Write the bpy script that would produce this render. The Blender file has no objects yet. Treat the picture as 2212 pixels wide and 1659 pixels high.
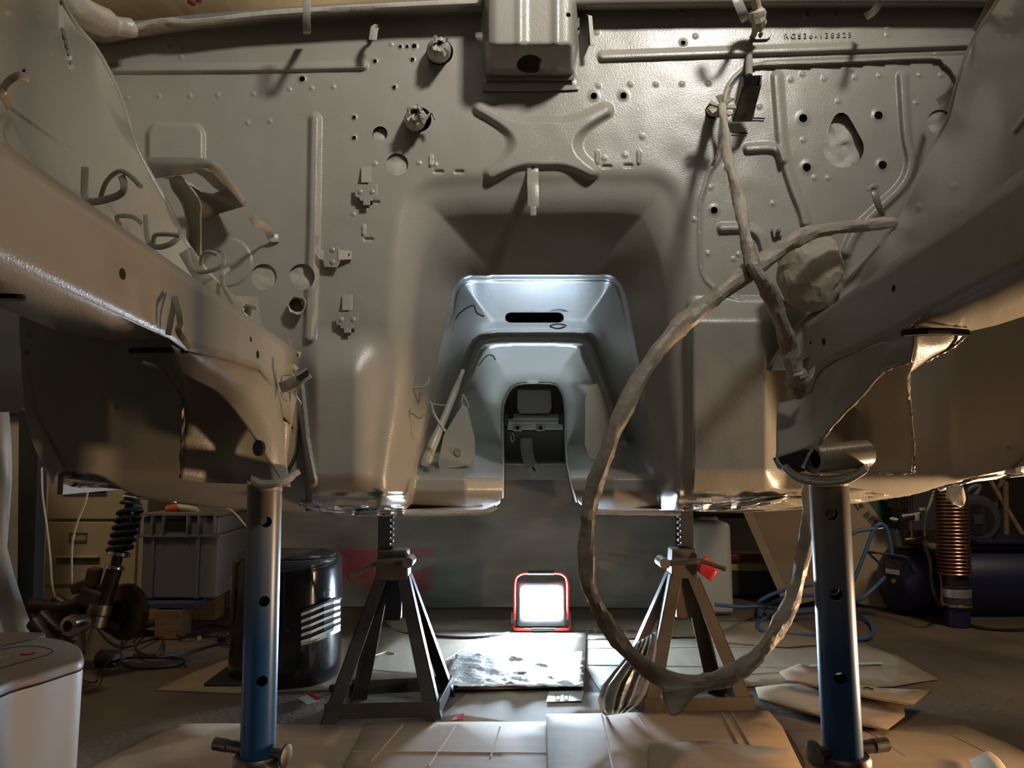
import bpy, bmesh, math, random
import numpy as np
from mathutils import Vector, Matrix, noise

# ------------------------------------------------------------------ camera, world, lights
scene = bpy.context.scene
F = 1661.0                       # focal length in pixels of a 2212 x 1659 frame
PITCH = math.radians(5.3)
EYE = 0.60
SC, SS = math.cos(PITCH), math.sin(PITCH)
cam_data = bpy.data.cameras.new('camera')
cam = bpy.data.objects.new('camera', cam_data)
scene.collection.objects.link(cam)
cam_data.sensor_width = 36.0
cam_data.lens = F * 36.0 / 2212.0
cam_data.clip_start = 0.02
cam.location = (0, 0, EYE)
cam.rotation_euler = (math.radians(90) + PITCH, 0, 0)
scene.camera = cam

scene.view_settings.view_transform = 'Standard'
scene.view_settings.look = 'None'
scene.view_settings.gamma = 1
scene.view_settings.use_curve_mapping = False
scene.view_settings.exposure = -0.18

world = bpy.data.worlds.new('world'); scene.world = world
world.use_nodes = True
world.node_tree.nodes['Background'].inputs[0].default_value = (0.55, 0.5, 0.42, 1)
world.node_tree.nodes['Background'].inputs[1].default_value = 0.02

def area(name, loc, target, size, power, color, size_y=None, spread=None):
    l = bpy.data.lights.new(name, 'AREA')
    l.energy = power; l.color = color; l.size = size
    if size_y: l.shape = 'RECTANGLE'; l.size_y = size_y
    if spread: l.spread = math.radians(spread)
    o = bpy.data.objects.new(name, l); scene.collection.objects.link(o)
    o.location = loc
    o.rotation_euler = (Vector(target) - Vector(loc)).to_track_quat('-Z', 'Y').to_euler()
    return o
# workshop ceiling fitting, above and slightly right of the photographer
area('ceiling_reflector_lamp', (0.66, 0.08, 2.08), (0.06, 1.33, 1.58), 0.2, 6.6, (1.0, 0.97, 0.90), 0.16, spread=76)
area('front_fill', (0.3, -1.35, 1.55), (0.1, 1.3, 0.9), 1.6, 1.6, (1.0, 0.93, 0.84), 1.2)  # soft fill added in front, standing in for bounced room light
area('overhead_fill', (0.15, 0.25, 2.44), (0.05, 0.75, 0.9), 1.5, 4.0, (1.0, 0.95, 0.87), 0.9)  # unseen soft fill added above the bay to lift its shadows
# halogen work light on the floor, out of frame low on the right
area('halogen_light', (1.22, 1.27, 0.17), (0.0, 1.1, 0.60), 0.13, 12, (1.0, 0.66, 0.38), spread=160)
# unseen fill lights added to brighten the ceiling sheet and background clutter
fill_pt = bpy.data.lights.new('rear_ceiling_fill', 'POINT'); fill_pt.energy = 20; fill_pt.color = (1.0, 0.80, 0.55); fill_pt.shadow_soft_size = 0.06  # added point fill for the ceiling sheet and rear
fill_pt_o = bpy.data.objects.new('rear_ceiling_fill', fill_pt); scene.collection.objects.link(fill_pt_o); fill_pt_o.location = (-0.3, 2.75, 2.05)
area('right_clutter_fill', (1.9, 1.2, 2.5), (1.5, 2.7, 0.1), 0.4, 9, (1.0, 0.82, 0.58), spread=110)  # added fill for the right background
area('left_clutter_fill', (-1.5, 1.7, 2.3), (-1.9, 2.7, 0.2), 0.4, 6, (1.0, 0.80, 0.55), spread=120)  # added fill for the clutter at the left

# ------------------------------------------------------------------ projection helpers
def P(px, py, d):
    """world point at forward distance d seen towards photograph pixel (px, py)"""
    u = (px - 1106.0) / F; v = (829.5 - py) / F
    k = d / (SC - v * SS)
    return Vector((u * k, d, EYE + (SS + v * SC) * k))
def D_of_x(px, py, x):
    u = (px - 1106.0) / F; v = (829.5 - py) / F
    return x / u * (SC - v * SS)
def G(px, py, z=0.0):
    """point of the plane at height z seen towards the pixel"""
    v = (829.5 - py) / F
    s = (SS + v * SC) / (SC - v * SS)
    d = (z - EYE) / s
    p = P(px, py, d); p.z = z
    return p
def catmull(pts, n):
    """resample a polyline (list of tuples) with n points per span, smoothly"""
    pts = [tuple(p) for p in pts]
    out = []
    L = len(pts)
    for i in range(L - 1):
        p0 = pts[max(i - 1, 0)]; p1 = pts[i]; p2 = pts[i + 1]; p3 = pts[min(i + 2, L - 1)]
        for k in range(n):
            t = k / n
            out.append(tuple(0.5 * ((2 * b) + (-a + c) * t + (2 * a - 5 * b + 4 * c - e) * t * t + (-a + 3 * b - 3 * c + e) * t ** 3)
                             for a, b, c, e in zip(p0, p1, p2, p3)))
    out.append(pts[-1])
    return out

# ------------------------------------------------------------------ materials
def mat(name, color, rough=0.5, metal=0.0, var=0.0, vscale=6.0, bump=0.0, bscale=60.0, color2=None, emit=None, estr=0, spec=0.5,
        stretch=(1, 1, 1), trans=0.0, alpha=1.0, coat=0.0, detail=4, rvar=0.0):
    m = bpy.data.materials.new(name); m.use_nodes = True
    nt = m.node_tree; b = nt.nodes['Principled BSDF']
    b.inputs['Base Color'].default_value = (*color, 1)
    b.inputs['Roughness'].default_value = rough
    b.inputs['Metallic'].default_value = metal
    b.inputs['Specular IOR Level'].default_value = spec
    b.inputs['Transmission Weight'].default_value = trans
    b.inputs['Alpha'].default_value = alpha
    b.inputs['Coat Weight'].default_value = coat
    if emit:
        b.inputs['Emission Color'].default_value = (*emit, 1); b.inputs['Emission Strength'].default_value = estr
    if var or color2 or bump or rvar:
        tc = nt.nodes.new('ShaderNodeTexCoord'); mp = nt.nodes.new('ShaderNodeMapping')
        mp.inputs['Scale'].default_value = stretch
        nt.links.new(tc.outputs['Object'], mp.inputs[0])
    if var or color2:
        n = nt.nodes.new('ShaderNodeTexNoise'); n.inputs['Scale'].default_value = vscale; n.inputs['Detail'].default_value = detail
        nt.links.new(mp.outputs[0], n.inputs[0])
        r = nt.nodes.new('ShaderNodeValToRGB')
        r.color_ramp.elements[0].position = 0.35; r.color_ramp.elements[1].position = 0.65
        c2 = color2 if color2 else tuple(c * (1 - var) for c in color)
        r.color_ramp.elements[0].color = (*c2, 1); r.color_ramp.elements[1].color = (*color, 1)
        nt.links.new(n.outputs[0], r.inputs[0]); nt.links.new(r.outputs[0], b.inputs['Base Color'])
        if rvar:
            mr = nt.nodes.new('ShaderNodeMapRange'); mr.inputs['To Min'].default_value = rough - rvar; mr.inputs['To Max'].default_value = rough + rvar
            nt.links.new(n.outputs[0], mr.inputs[0]); nt.links.new(mr.outputs[0], b.inputs['Roughness'])
    if bump:
        n2 = nt.nodes.new('ShaderNodeTexNoise'); n2.inputs['Scale'].default_value = bscale; n2.inputs['Detail'].default_value = 3
        nt.links.new(mp.outputs[0], n2.inputs[0])
        bp = nt.nodes.new('ShaderNodeBump'); bp.inputs['Strength'].default_value = 1.0; bp.inputs['Distance'].default_value = bump
        nt.links.new(n2.outputs[0], bp.inputs['Height']); nt.links.new(bp.outputs[0], b.inputs['Normal'])
    return m
M = {}
M['primer'] = mat('grey_primer', (0.33, 0.308, 0.262), 0.29, var=0.07, vscale=5, bump=0.00035, bscale=420, coat=0.0, spec=0.5)
M['primer_dark'] = mat('darker_grey_primer', (0.22, 0.195, 0.165), 0.33, var=0.12, vscale=7, bump=0.0004, bscale=300)  # darker tone of the grey primer
M['inside'] = mat('near_black', (0.012, 0.011, 0.010), 0.9)  # shade inside holes, slots and gaps put into the colour
M['sealer'] = mat('seam_sealer', (0.40, 0.37, 0.32), 0.35, bump=0.002, bscale=70)
M['paper'] = mat('masking_paper', (0.47, 0.40, 0.30), 0.7, var=0.2, vscale=14, bump=0.004, bscale=30)
M['paper_grey'] = mat('oversprayed_masking_paper', (0.44, 0.41, 0.35), 0.55, var=0.15, vscale=18, bump=0.002, bscale=60)
M['tape'] = mat('masking_tape', (0.46, 0.40, 0.31), 0.6, var=0.18, vscale=25, bump=0.003, bscale=50)
M['foil'] = mat('aluminium_foil', (0.88, 0.88, 0.88), 0.40, 1.0, bump=0.006, bscale=35)
M['steel'] = mat('bare_steel', (0.33, 0.30, 0.27), 0.42, 0.9, color2=(0.10, 0.085, 0.07), vscale=22)
M['black_paint'] = mat('black_stand_paint', (0.035, 0.034, 0.034), 0.42, 0.0, var=0.3, vscale=20, bump=0.0006, bscale=90)
M['worn_brown'] = mat('dusty_black_paint', (0.10, 0.075, 0.055), 0.5, 0.2, var=0.3, vscale=12)
M['card'] = mat('cardboard', (0.36, 0.26, 0.17), 0.75, var=0.12, vscale=5, bump=0.0008, bscale=200, stretch=(1, 6, 1))
M['card_pale'] = mat('pale_cardboard', (0.38, 0.325, 0.25), 0.7, var=0.14, vscale=4, bump=0.0008, bscale=200, stretch=(6, 1, 1))
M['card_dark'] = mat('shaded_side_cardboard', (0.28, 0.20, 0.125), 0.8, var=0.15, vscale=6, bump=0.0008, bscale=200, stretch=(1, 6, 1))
M['black_gloss'] = mat('black_gloss_enamel', (0.012, 0.013, 0.016), 0.17, coat=0.3, var=0.0, rvar=0)
M['black_matt'] = mat('black_plastic', (0.018, 0.018, 0.019), 0.5)
M['chrome'] = mat('bright_metal', (0.75, 0.74, 0.72), 0.2, 1.0)
M['beige'] = mat('beige_enamel', (0.46, 0.38, 0.24), 0.5, var=0.08, vscale=3)
M['beige_dark'] = mat('dark_beige_recess', (0.14, 0.11, 0.07), 0.6)
M['crate'] = mat('grey_blue_plastic', (0.17, 0.165, 0.175), 0.5, var=0.1)
M['wood'] = mat('rough_wood', (0.30, 0.19, 0.10), 0.8, var=0.35, vscale=9, stretch=(1, 8, 8), bump=0.001, bscale=60)
M['blue_wood'] = mat('blue_painted_wood', (0.05, 0.07, 0.14), 0.7, var=0.4, vscale=10)
M['rubber'] = mat('black_rubber', (0.016, 0.015, 0.014), 0.6)
M['rust'] = mat('rusty_iron', (0.10, 0.06, 0.035), 0.75, 0.3, var=0.35, vscale=14, bump=0.001, bscale=90)
M['grease'] = mat('greasy_metal', (0.05, 0.04, 0.035), 0.45, 0.5, var=0.5, vscale=12, bump=0.003, bscale=40)
M['navy'] = mat('navy_tank_paint', (0.016, 0.018, 0.060), 0.4, var=0.2, vscale=4)
M['navy_mat'] = mat('navy_motor_plastic', (0.045, 0.043, 0.062), 0.55)
M['dust'] = mat('tank_top_dust', (0.22, 0.18, 0.14), 0.8, var=0.2, vscale=9)
M['copper'] = mat('copper_tube', (0.52, 0.26, 0.14), 0.32, 0.9, var=0.2, vscale=20)
M['blue_hose'] = mat('blue_air_hose', (0.06, 0.135, 0.27), 0.45)
M['cream_hose'] = mat('cream_hose', (0.42, 0.38, 0.24), 0.5)
M['white_plastic'] = mat('off_white_plastic', (0.60, 0.57, 0.49), 0.5, var=0.06, vscale=4)
M['white_heater'] = mat('white_smooth_plastic', (0.40, 0.41, 0.43), 0.42, var=0.02)
M['taupe_top'] = mat('taupe_plastic', (0.19, 0.165, 0.145), 0.45, bump=0.0003, bscale=300)
M['red'] = mat('red_plastic', (0.62, 0.035, 0.02), 0.4)
M['red_button'] = mat('red_button', (0.75, 0.10, 0.06), 0.4)
M['red_tag'] = mat('red_film', (0.55, 0.03, 0.03), 0.35, bump=0.002, bscale=60)
M['green'] = mat('dark_green_print', (0.006, 0.055, 0.042), 0.6)
M['print'] = mat('dark_brown_print', (0.07, 0.045, 0.035), 0.7)
M['brass'] = mat('brass', (0.42, 0.30, 0.10), 0.35, 0.9)
M['black_cable'] = mat('black_cable', (0.02, 0.018, 0.017), 0.5)
M['white_cord'] = mat('cream_cord', (0.62, 0.53, 0.38), 0.6)
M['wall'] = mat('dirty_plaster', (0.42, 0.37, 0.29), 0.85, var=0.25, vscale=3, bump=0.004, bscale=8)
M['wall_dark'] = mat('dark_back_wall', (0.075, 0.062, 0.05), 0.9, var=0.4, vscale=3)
M['post'] = mat('dark_stained_timber', (0.035, 0.030, 0.026), 0.7, var=0.3, vscale=9)
M['orange'] = mat('orange_plastic', (0.62, 0.13, 0.02), 0.4)
M['white_label'] = mat('white_label', (0.6, 0.58, 0.52), 0.5)
M['maroon'] = mat('maroon_steel', (0.16, 0.02, 0.03), 0.5)
M['darkgrey'] = mat('dark_grey_paint', (0.06, 0.06, 0.062), 0.5, var=0.3)

def mat_floor():
    m = mat('worn_concrete', (0.17, 0.125, 0.088), 0.7, color2=(0.08, 0.058, 0.042), vscale=2.3, bump=0.002, bscale=70, detail=9, rvar=0.12)
    return m
M['floor'] = mat_floor()

def mat_tarp():
    m = bpy.data.materials.new('printed_polythene'); m.use_nodes = True
    nt = m.node_tree; b = nt.nodes['Principled BSDF']
    tc = nt.nodes.new('ShaderNodeTexCoord'); sep = nt.nodes.new('ShaderNodeSeparateXYZ')
    n = nt.nodes.new('ShaderNodeTexNoise'); n.inputs['Scale'].default_value = 1.6; n.inputs['Detail'].default_value = 3
    mp = nt.nodes.new('ShaderNodeMapping'); mp.inputs['Scale'].default_value = (1.0, 1, 3.0); mp.inputs['Rotation'].default_value = (0, 0.2, 0)
    nt.links.new(tc.outputs['Object'], mp.inputs[0]); nt.links.new(mp.outputs[0], n.inputs[0])
    nt.links.new(tc.outputs['Object'], sep.inputs[0])
    # faded red print block behind the axle stand: object space x -0.55..-0.13, z 0.10..0.36
    def rng(sock, lo, hi, soft):
        a = nt.nodes.new('ShaderNodeMapRange'); a.inputs[1].default_value = lo - soft; a.inputs[2].default_value = lo + soft
        c = nt.nodes.new('ShaderNodeMapRange'); c.inputs[1].default_value = hi + soft; c.inputs[2].default_value = hi - soft
        nt.links.new(sock, a.inputs[0]); nt.links.new(sock, c.inputs[0])
        mu = nt.nodes.new('ShaderNodeMath'); mu.operation = 'MULTIPLY'
        nt.links.new(a.outputs[0], mu.inputs[0]); nt.links.new(c.outputs[0], mu.inputs[1]); return mu.outputs[0]
    rx = rng(sep.outputs[0], -0.55, -0.17, 0.03); rz = rng(sep.outputs[2], 0.06, 0.235, 0.012)
    mm = nt.nodes.new('ShaderNodeMath'); mm.operation = 'MULTIPLY'
    nt.links.new(rx, mm.inputs[0]); nt.links.new(rz, mm.inputs[1])
    # pale swirl through the red block
    n3 = nt.nodes.new('ShaderNodeTexNoise'); n3.inputs['Scale'].default_value = 5; n3.inputs['Detail'].default_value = 1
    nt.links.new(mp.outputs[0], n3.inputs[0])
    th = nt.nodes.new('ShaderNodeMapRange'); th.inputs[1].default_value = 0.42; th.inputs[2].default_value = 0.52
    nt.links.new(n3.outputs[0], th.inputs[0])
    m2 = nt.nodes.new('ShaderNodeMath'); m2.operation = 'MULTIPLY'
    nt.links.new(mm.outputs[0], m2.inputs[0]); nt.links.new(th.outputs[0], m2.inputs[1])
    base = nt.nodes.new('ShaderNodeValToRGB')
    base.color_ramp.elements[0].position = 0.3; base.color_ramp.elements[0].color = (0.165, 0.185, 0.175, 1)
    base.color_ramp.elements[1].position = 0.72; base.color_ramp.elements[1].color = (0.42, 0.41, 0.37, 1)
    nt.links.new(n.outputs[0], base.inputs[0])
    mx = nt.nodes.new('ShaderNodeMix'); mx.data_type = 'RGBA'
    nt.links.new(m2.outputs[0], mx.inputs[0]); nt.links.new(base.outputs[0], mx.inputs[6]); mx.inputs[7].default_value = (0.42, 0.11, 0.14, 1)
    nt.links.new(mx.outputs[2], b.inputs['Base Color'])
    b.inputs['Roughness'].default_value = 0.34
    m3 = nt.nodes.new('ShaderNodeMapping'); m3.inputs['Scale'].default_value = (1.0, 1, 3.2); m3.inputs['Rotation'].default_value = (0, 0.45, 0)
    n4 = nt.nodes.new('ShaderNodeTexNoise'); n4.inputs['Scale'].default_value = 2.4; n4.inputs['Detail'].default_value = 2.5; n4.inputs['Distortion'].default_value = 0.6
    nt.links.new(tc.outputs['Object'], m3.inputs[0]); nt.links.new(m3.outputs[0], n4.inputs[0])
    bp = nt.nodes.new('ShaderNodeBump'); bp.inputs['Strength'].default_value = 1.0; bp.inputs['Distance'].default_value = 0.014
    nt.links.new(n4.outputs[0], bp.inputs['Height']); nt.links.new(bp.outputs[0], b.inputs['Normal'])
    return m
M['tarp'] = mat_tarp()

def mat_stand():
    """blue enamel with grey primer overspray on its upper end"""
    m = bpy.data.materials.new('blue_enamel_with_overspray'); m.use_nodes = True
    nt = m.node_tree; b = nt.nodes['Principled BSDF']
    tc = nt.nodes.new('ShaderNodeTexCoord'); sep = nt.nodes.new('ShaderNodeSeparateXYZ')
    nt.links.new(tc.outputs['Object'], sep.inputs[0])
    n = nt.nodes.new('ShaderNodeTexNoise'); n.inputs['Scale'].default_value = 9
    nt.links.new(tc.outputs['Object'], n.inputs[0])
    ad = nt.nodes.new('ShaderNodeMath'); ad.operation = 'MULTIPLY_ADD'; ad.inputs[1].default_value = 0.10
    nt.links.new(n.outputs[0], ad.inputs[0]); nt.links.new(sep.outputs[2], ad.inputs[2])
    r = nt.nodes.new('ShaderNodeMapRange'); r.inputs[1].default_value = 0.36; r.inputs[2].default_value = 0.58
    nt.links.new(ad.outputs[0], r.inputs[0])
    mx = nt.nodes.new('ShaderNodeMix'); mx.data_type = 'RGBA'
    nt.links.new(r.outputs[0], mx.inputs[0]); mx.inputs[6].default_value = (0.028, 0.095, 0.24, 1); mx.inputs[7].default_value = (0.22, 0.20, 0.175, 1)
    nt.links.new(mx.outputs[2], b.inputs['Base Color'])
    b.inputs['Roughness'].default_value = 0.33; b.inputs['Metallic'].default_value = 0.15
    return m
M['stand'] = mat_stand()
M['wrap'] = mat('crinkled_brown_wrap', (0.47, 0.405, 0.32), 0.45, var=0.25, vscale=22, bump=0.004, bscale=38)
M['sheet_plastic'] = mat('clouded_polythene', (0.50, 0.53, 0.56), 0.4, var=0.2, vscale=5, bump=0.006, bscale=9)
M['ceiling'] = mat('cream_polythene', (0.72, 0.62, 0.45), 0.5, var=0.2, vscale=3, bump=0.02, bscale=4, stretch=(1, 0.3, 1))

# ------------------------------------------------------------------ mesh helpers
class Geo:
    """collects vertices and faces in world space"""
    def __init__(s): s.v = []; s.f = []
    def add(s, v, f):
        o = len(s.v); s.v += [Vector(p) for p in v]; s.f += [tuple(i + o for i in q) for q in f]; return s
    def box(s, c, dims, R=None, taper=1.0):
        c = Vector(c); hx, hy, hz = dims[0] / 2, dims[1] / 2, dims[2] / 2
        vs = []
        for z in (-1, 1):
            k = taper if z > 0 else 1.0
            for x, y in ((-1, -1), (1, -1), (1, 1), (-1, 1)):
                p = Vector((x * hx * k, y * hy * k, z * hz))
                if R: p = R @ p
                vs.append(c + p)
        return s.add(vs, [(3, 2, 1, 0), (4, 5, 6, 7), (0, 1, 5, 4), (1, 2, 6, 5), (2, 3, 7, 6), (3, 0, 4, 7)])
    def bar(s, a, b, w, h, up=(0, 0, 1)):
        """rectangular bar from a to b, w across, h along up"""
        a = Vector(a); b = Vector(b); t = (b - a); L = t.length; t.normalize()
        u = Vector(up); x = t.cross(u)
        if x.length < 1e-4: x = t.cross(Vector((1, 0, 0)))
        x.normalize(); y = x.cross(t).normalized()
        vs = []
        for p in (a, b):
            for i, j in ((-1, -1), (1, -1), (1, 1), (-1, 1)): vs.append(p + x * (w / 2 * i) + y * (h / 2 * j))
        return s.add(vs, [(0, 1, 2, 3), (7, 6, 5, 4), (1, 0, 4, 5), (2, 1, 5, 6), (3, 2, 6, 7), (0, 3, 7, 4)])
    def tube(s, pts, r, n=10, cap=True, wob=0.0, seed=0, flat=1.0, smooth=0, twist=0.0):
        pts = [Vector(p) for p in pts]
        if smooth: pts = [Vector(p) for p in catmull([tuple(p) for p in pts], smooth)]
        m = len(pts); vs = []; rnd = random.Random(seed)
        rr = r if hasattr(r, '__len__') else None
        ref = None
        for i, p in enumerate(pts):
            t = (pts[min(i + 1, m - 1)] - pts[max(i - 1, 0)]).normalized()
            if ref is None:
                ref = t.cross(Vector((0, 0, 1)))
                if ref.length < 0.1: ref = t.cross(Vector((1, 0, 0)))
            x = (ref - t * ref.dot(t)).normalized(); ref = x; y = t.cross(x)
            ri = (rr[int(round(i * (len(rr) - 1) / max(m - 1, 1)))] if rr else r)
            for k in range(n):
                a = 2 * math.pi * k / n + twist * i
                q = ri * (1 + (wob * (rnd.random() - 0.5) if wob else 0))
                vs.append(p + x * (math.cos(a) * q) + y * (math.sin(a) * q * flat))
        fs = []
        for i in range(m - 1):
            for k in range(n):
                k2 = (k + 1) % n
                fs.append((i * n + k, i * n + k2, (i + 1) * n + k2, (i + 1) * n + k))
        if cap:
            fs.append(tuple(range(n - 1, -1, -1))); fs.append(tuple((m - 1) * n + k for k in range(n)))
        return s.add(vs, fs)
    def lathe(s, prof, base, axis=(0, 0, 1), n=32, cap=True):
        """prof = [(r, h)...] about axis from base"""
        base = Vector(base); ax = Vector(axis).normalized()
        x = ax.cross(Vector((0, 0, 1)))
        if x.length < 0.01: x = Vector((1, 0, 0))
        x.normalize(); y = ax.cross(x)
        vs = []
        for r, h in prof:
            for k in range(n):
                a = 2 * math.pi * k / n
                vs.append(base + ax * h + x * (math.cos(a) * r) + y * (math.sin(a) * r))
        fs = []
        for i in range(len(prof) - 1):
            for k in range(n):
                k2 = (k + 1) % n
                fs.append((i * n + k, i * n + k2, (i + 1) * n + k2, (i + 1) * n + k))
        if cap:
            fs.append(tuple(range(n - 1, -1, -1))); fs.append(tuple((len(prof) - 1) * n + k for k in range(n)))
        return s.add(vs, fs)
    def prism(s, poly, offs):
        """closed polygon of world points extruded by a vector"""
        poly = [Vector(p) for p in poly]; offs = Vector(offs); n = len(poly)
        vs = poly + [p + offs for p in poly]
        fs = [tuple(range(n)), tuple(range(2 * n - 1, n - 1, -1))]
        for i in range(n):
            j = (i + 1) % n; fs.append((i, i + n, j + n, j))
        return s.add(vs, fs)
    def patch(s, rows, nu=6, nv=6, linear=False):
        """smooth surface through rows of world points"""
        rr = [[tuple(p) for p in r] for r in rows]
        if not linear:
            rr = [catmull(r, nu) for r in rr]
            cols = list(zip(*rr)); cols = [catmull(c, nv) for c in cols]
            rr = list(zip(*cols))
        h, w = len(rr), len(rr[0])
        vs = [Vector(p) for r in rr for p in r]
        fs = [(i * w + j, i * w + j + 1, (i + 1) * w + j + 1, (i + 1) * w + j) for i in range(h - 1) for j in range(w - 1)]
        return s.add(vs, fs)

def make(name, geo, m, parent=None, base=(0, 0, 0), smooth=False, bevel=0.0, solid=0.0, seg=2, normals=True, angle=40, offset=0):
    """link a Geo as one mesh object; vertices are stored relative to base"""
    base = Vector(base)
    me = bpy.data.meshes.new(name)
    me.from_pydata([p - base for p in geo.v], [], geo.f)
    bm = bmesh.new(); bm.from_mesh(me)
    if normals: bmesh.ops.recalc_face_normals(bm, faces=bm.faces)
    bm.to_mesh(me); bm.free()
    me.materials.append(m)
    o = bpy.data.objects.new(name, me); scene.collection.objects.link(o)
    if parent is not None: o.parent = parent
    else: o.location = base
    if smooth:
        me.polygons.foreach_set('use_smooth', [True] * len(me.polygons))
        if angle < 180: me.set_sharp_from_angle(angle=math.radians(angle))
    if solid:
        md = o.modifiers.new('solid', 'SOLIDIFY'); md.thickness = solid; md.offset = offset
    if bevel:
        md = o.modifiers.new('bevel', 'BEVEL'); md.width = bevel; md.segments = seg; md.limit_method = 'ANGLE'
    return o

class Thing:
    """an Empty at the thing's base that parents its parts"""
    def __init__(s, name, label, cat, loc, group=None):
        s.loc = Vector(loc)
        s.o = bpy.data.objects.new(name, None); scene.collection.objects.link(s.o)
        s.o.location = s.loc; s.o.empty_display_size = 0.05
        s.o['label'] = label; s.o['category'] = cat
        if group: s.o['group'] = group
    def part(s, name, geo, m, parent=None, **k):
        return make(name, geo, m, parent or s.o, s.loc, **k)
def single(name, label, cat, geo, m, base, group=None, **k):
    o = make(name, geo, m, None, base, **k)
    o['label'] = label; o['category'] = cat
    if group: o['group'] = group
    return o
def struct(name, geo, m, base=(0, 0, 0), **k):
    o = make(name, geo, m, None, base, **k); o['kind'] = 'structure'; return o
def Rx(a): return Matrix.Rotation(math.radians(a), 3, 'X')
def Ry(a): return Matrix.Rotation(math.radians(a), 3, 'Y')
def Rz(a): return Matrix.Rotation(math.radians(a), 3, 'Z')
def letters(body, size, name, m, parent, base, loc, rot, depth=0.0004, space=1.0):
    """flat print: text turned into a mesh"""
    cu = bpy.data.curves.new(name, 'FONT'); cu.body = body; cu.size = size; cu.extrude = depth
    cu.align_x = 'LEFT'; cu.space_character = space; cu.resolution_u = 4
    to = bpy.data.objects.new(name + '_tmp', cu); scene.collection.objects.link(to)
    dg = bpy.context.evaluated_depsgraph_get()
    me = bpy.data.meshes.new_from_object(to.evaluated_get(dg))
    bpy.data.objects.remove(to)
    o = bpy.data.objects.new(name, me); scene.collection.objects.link(o)
    me.materials.clear(); me.materials.append(m)
    mtx = Matrix.Translation(Vector(loc) - Vector(base)) @ rot.to_4x4()
    me.transform(mtx)
    o.parent = parent
    return o
# ------------------------------------------------------------------ the workshop
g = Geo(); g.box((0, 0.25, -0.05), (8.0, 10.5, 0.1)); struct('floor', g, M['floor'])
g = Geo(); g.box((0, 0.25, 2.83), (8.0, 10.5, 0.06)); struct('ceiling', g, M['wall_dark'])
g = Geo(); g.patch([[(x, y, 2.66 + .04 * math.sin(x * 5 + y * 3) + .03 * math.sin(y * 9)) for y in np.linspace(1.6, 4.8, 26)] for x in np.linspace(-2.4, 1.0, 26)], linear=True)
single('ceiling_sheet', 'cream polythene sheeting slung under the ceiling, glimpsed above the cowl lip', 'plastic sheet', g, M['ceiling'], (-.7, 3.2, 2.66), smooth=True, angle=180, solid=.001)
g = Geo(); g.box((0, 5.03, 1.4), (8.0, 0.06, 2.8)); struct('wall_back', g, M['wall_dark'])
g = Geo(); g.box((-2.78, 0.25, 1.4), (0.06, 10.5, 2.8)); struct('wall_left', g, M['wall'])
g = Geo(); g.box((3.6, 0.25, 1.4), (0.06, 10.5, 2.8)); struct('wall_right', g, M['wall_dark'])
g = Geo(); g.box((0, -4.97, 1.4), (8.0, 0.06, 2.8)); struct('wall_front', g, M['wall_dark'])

# ------------------------------------------------------------------ car body shell
CAR = Thing('car_body', 'bare car body shell in grey primer raised on stands, seen into its engine bay', 'car body', (0.05, 1.9, 0.45))

# ---- firewall: pressed sheet with beads, holes, tunnel recess; one continuous pressing
STEP = 2.5
gx = np.arange(118, 2140, STEP); gy = np.arange(-60, 1120, STEP)
X, Y = np.meshgrid(gx, gy)
def cm(pts, n=6): return np.array(catmull(pts, n))
def dist_poly(X, Y, P_):
    d = np.full(X.shape, 1e9)
    for (x0, y0), (x1, y1) in zip(P_[:-1], P_[1:]):
        dx, dy = x1 - x0, y1 - y0; L = dx * dx + dy * dy + 1e-9
        t = np.clip(((X - x0) * dx + (Y - y0) * dy) / L, 0, 1)
        d = np.minimum(d, np.hypot(X - x0 - t * dx, Y - y0 - t * dy))
    return d
def inside(X, Y, P_):
    r = np.zeros(X.shape, bool); n = len(P_)
    for i in range(n):
        x0, y0 = P_[i]; x1, y1 = P_[(i + 1) % n]
        if y0 == y1: continue
        c = ((y0 > Y) != (y1 > Y)) & (X < (x1 - x0) * (Y - y0) / (y1 - y0) + x0)
        r ^= c
    return r
def ss(x, a, b):
    t = np.clip((x - a) / (b - a), 0, 1); return t * t * (3 - 2 * t)
C0 = cm([(815, 1140), (830, 960), (850, 760), (866, 570), (880, 455), (902, 410), (960, 392), (1150, 386), (1390, 384), (1440, 398), (1466, 450), (1484, 600), (1484, 800), (1476, 950), (1468, 1140)])
C1 = cm([(878, 1140), (898, 1010), (930, 860), (968, 690), (984, 625), (1010, 603), (1060, 600), (1150, 599), (1270, 599), (1320, 602), (1343, 628), (1360, 700), (1390, 860), (1418, 1000), (1430, 1140)])
C2 = cm([(893, 1140), (912, 1030), (958, 890), (1004, 765), (1028, 728), (1060, 718), (1150, 716), (1255, 718), (1284, 728), (1304, 765), (1350, 890), (1396, 1020), (1415, 1140)])
C3 = cm([(1012, 1140), (1026, 1010), (1020, 950), (1000, 885), (1002, 850), (1024, 815), (1042, 775), (1066, 753), (1150, 750), (1240, 753), (1254, 775), (1276, 830), (1266, 855), (1268, 950), (1284, 1010), (1300, 1140)])
C4 = cm([(1085, 1140), (1086, 1000), (1084, 900), (1090, 862), (1106, 836), (1128, 828), (1190, 828), (1208, 836), (1219, 862), (1222, 900), (1226, 1000), (1246, 1085), (1255, 1140)])
CS = [C0, C1, C2, C3, C4]
D0 = 1.335
DEP = D0 + 0.02 * ss(Y, 600, 1050) + 0 * X
ins = [inside(X, Y, c) for c in CS]
roi = ins[0]
dc = [np.full(X.shape, 1e9) for _ in CS]
for k, c in enumerate(CS):
    dc[k][roi] = dist_poly(X[roi], Y[roi], c)
dvals = [1.345, 1.475, 1.98, 2.02, 2.62]
starts = [1.345, 1.50, 1.99, 2.04]
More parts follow.
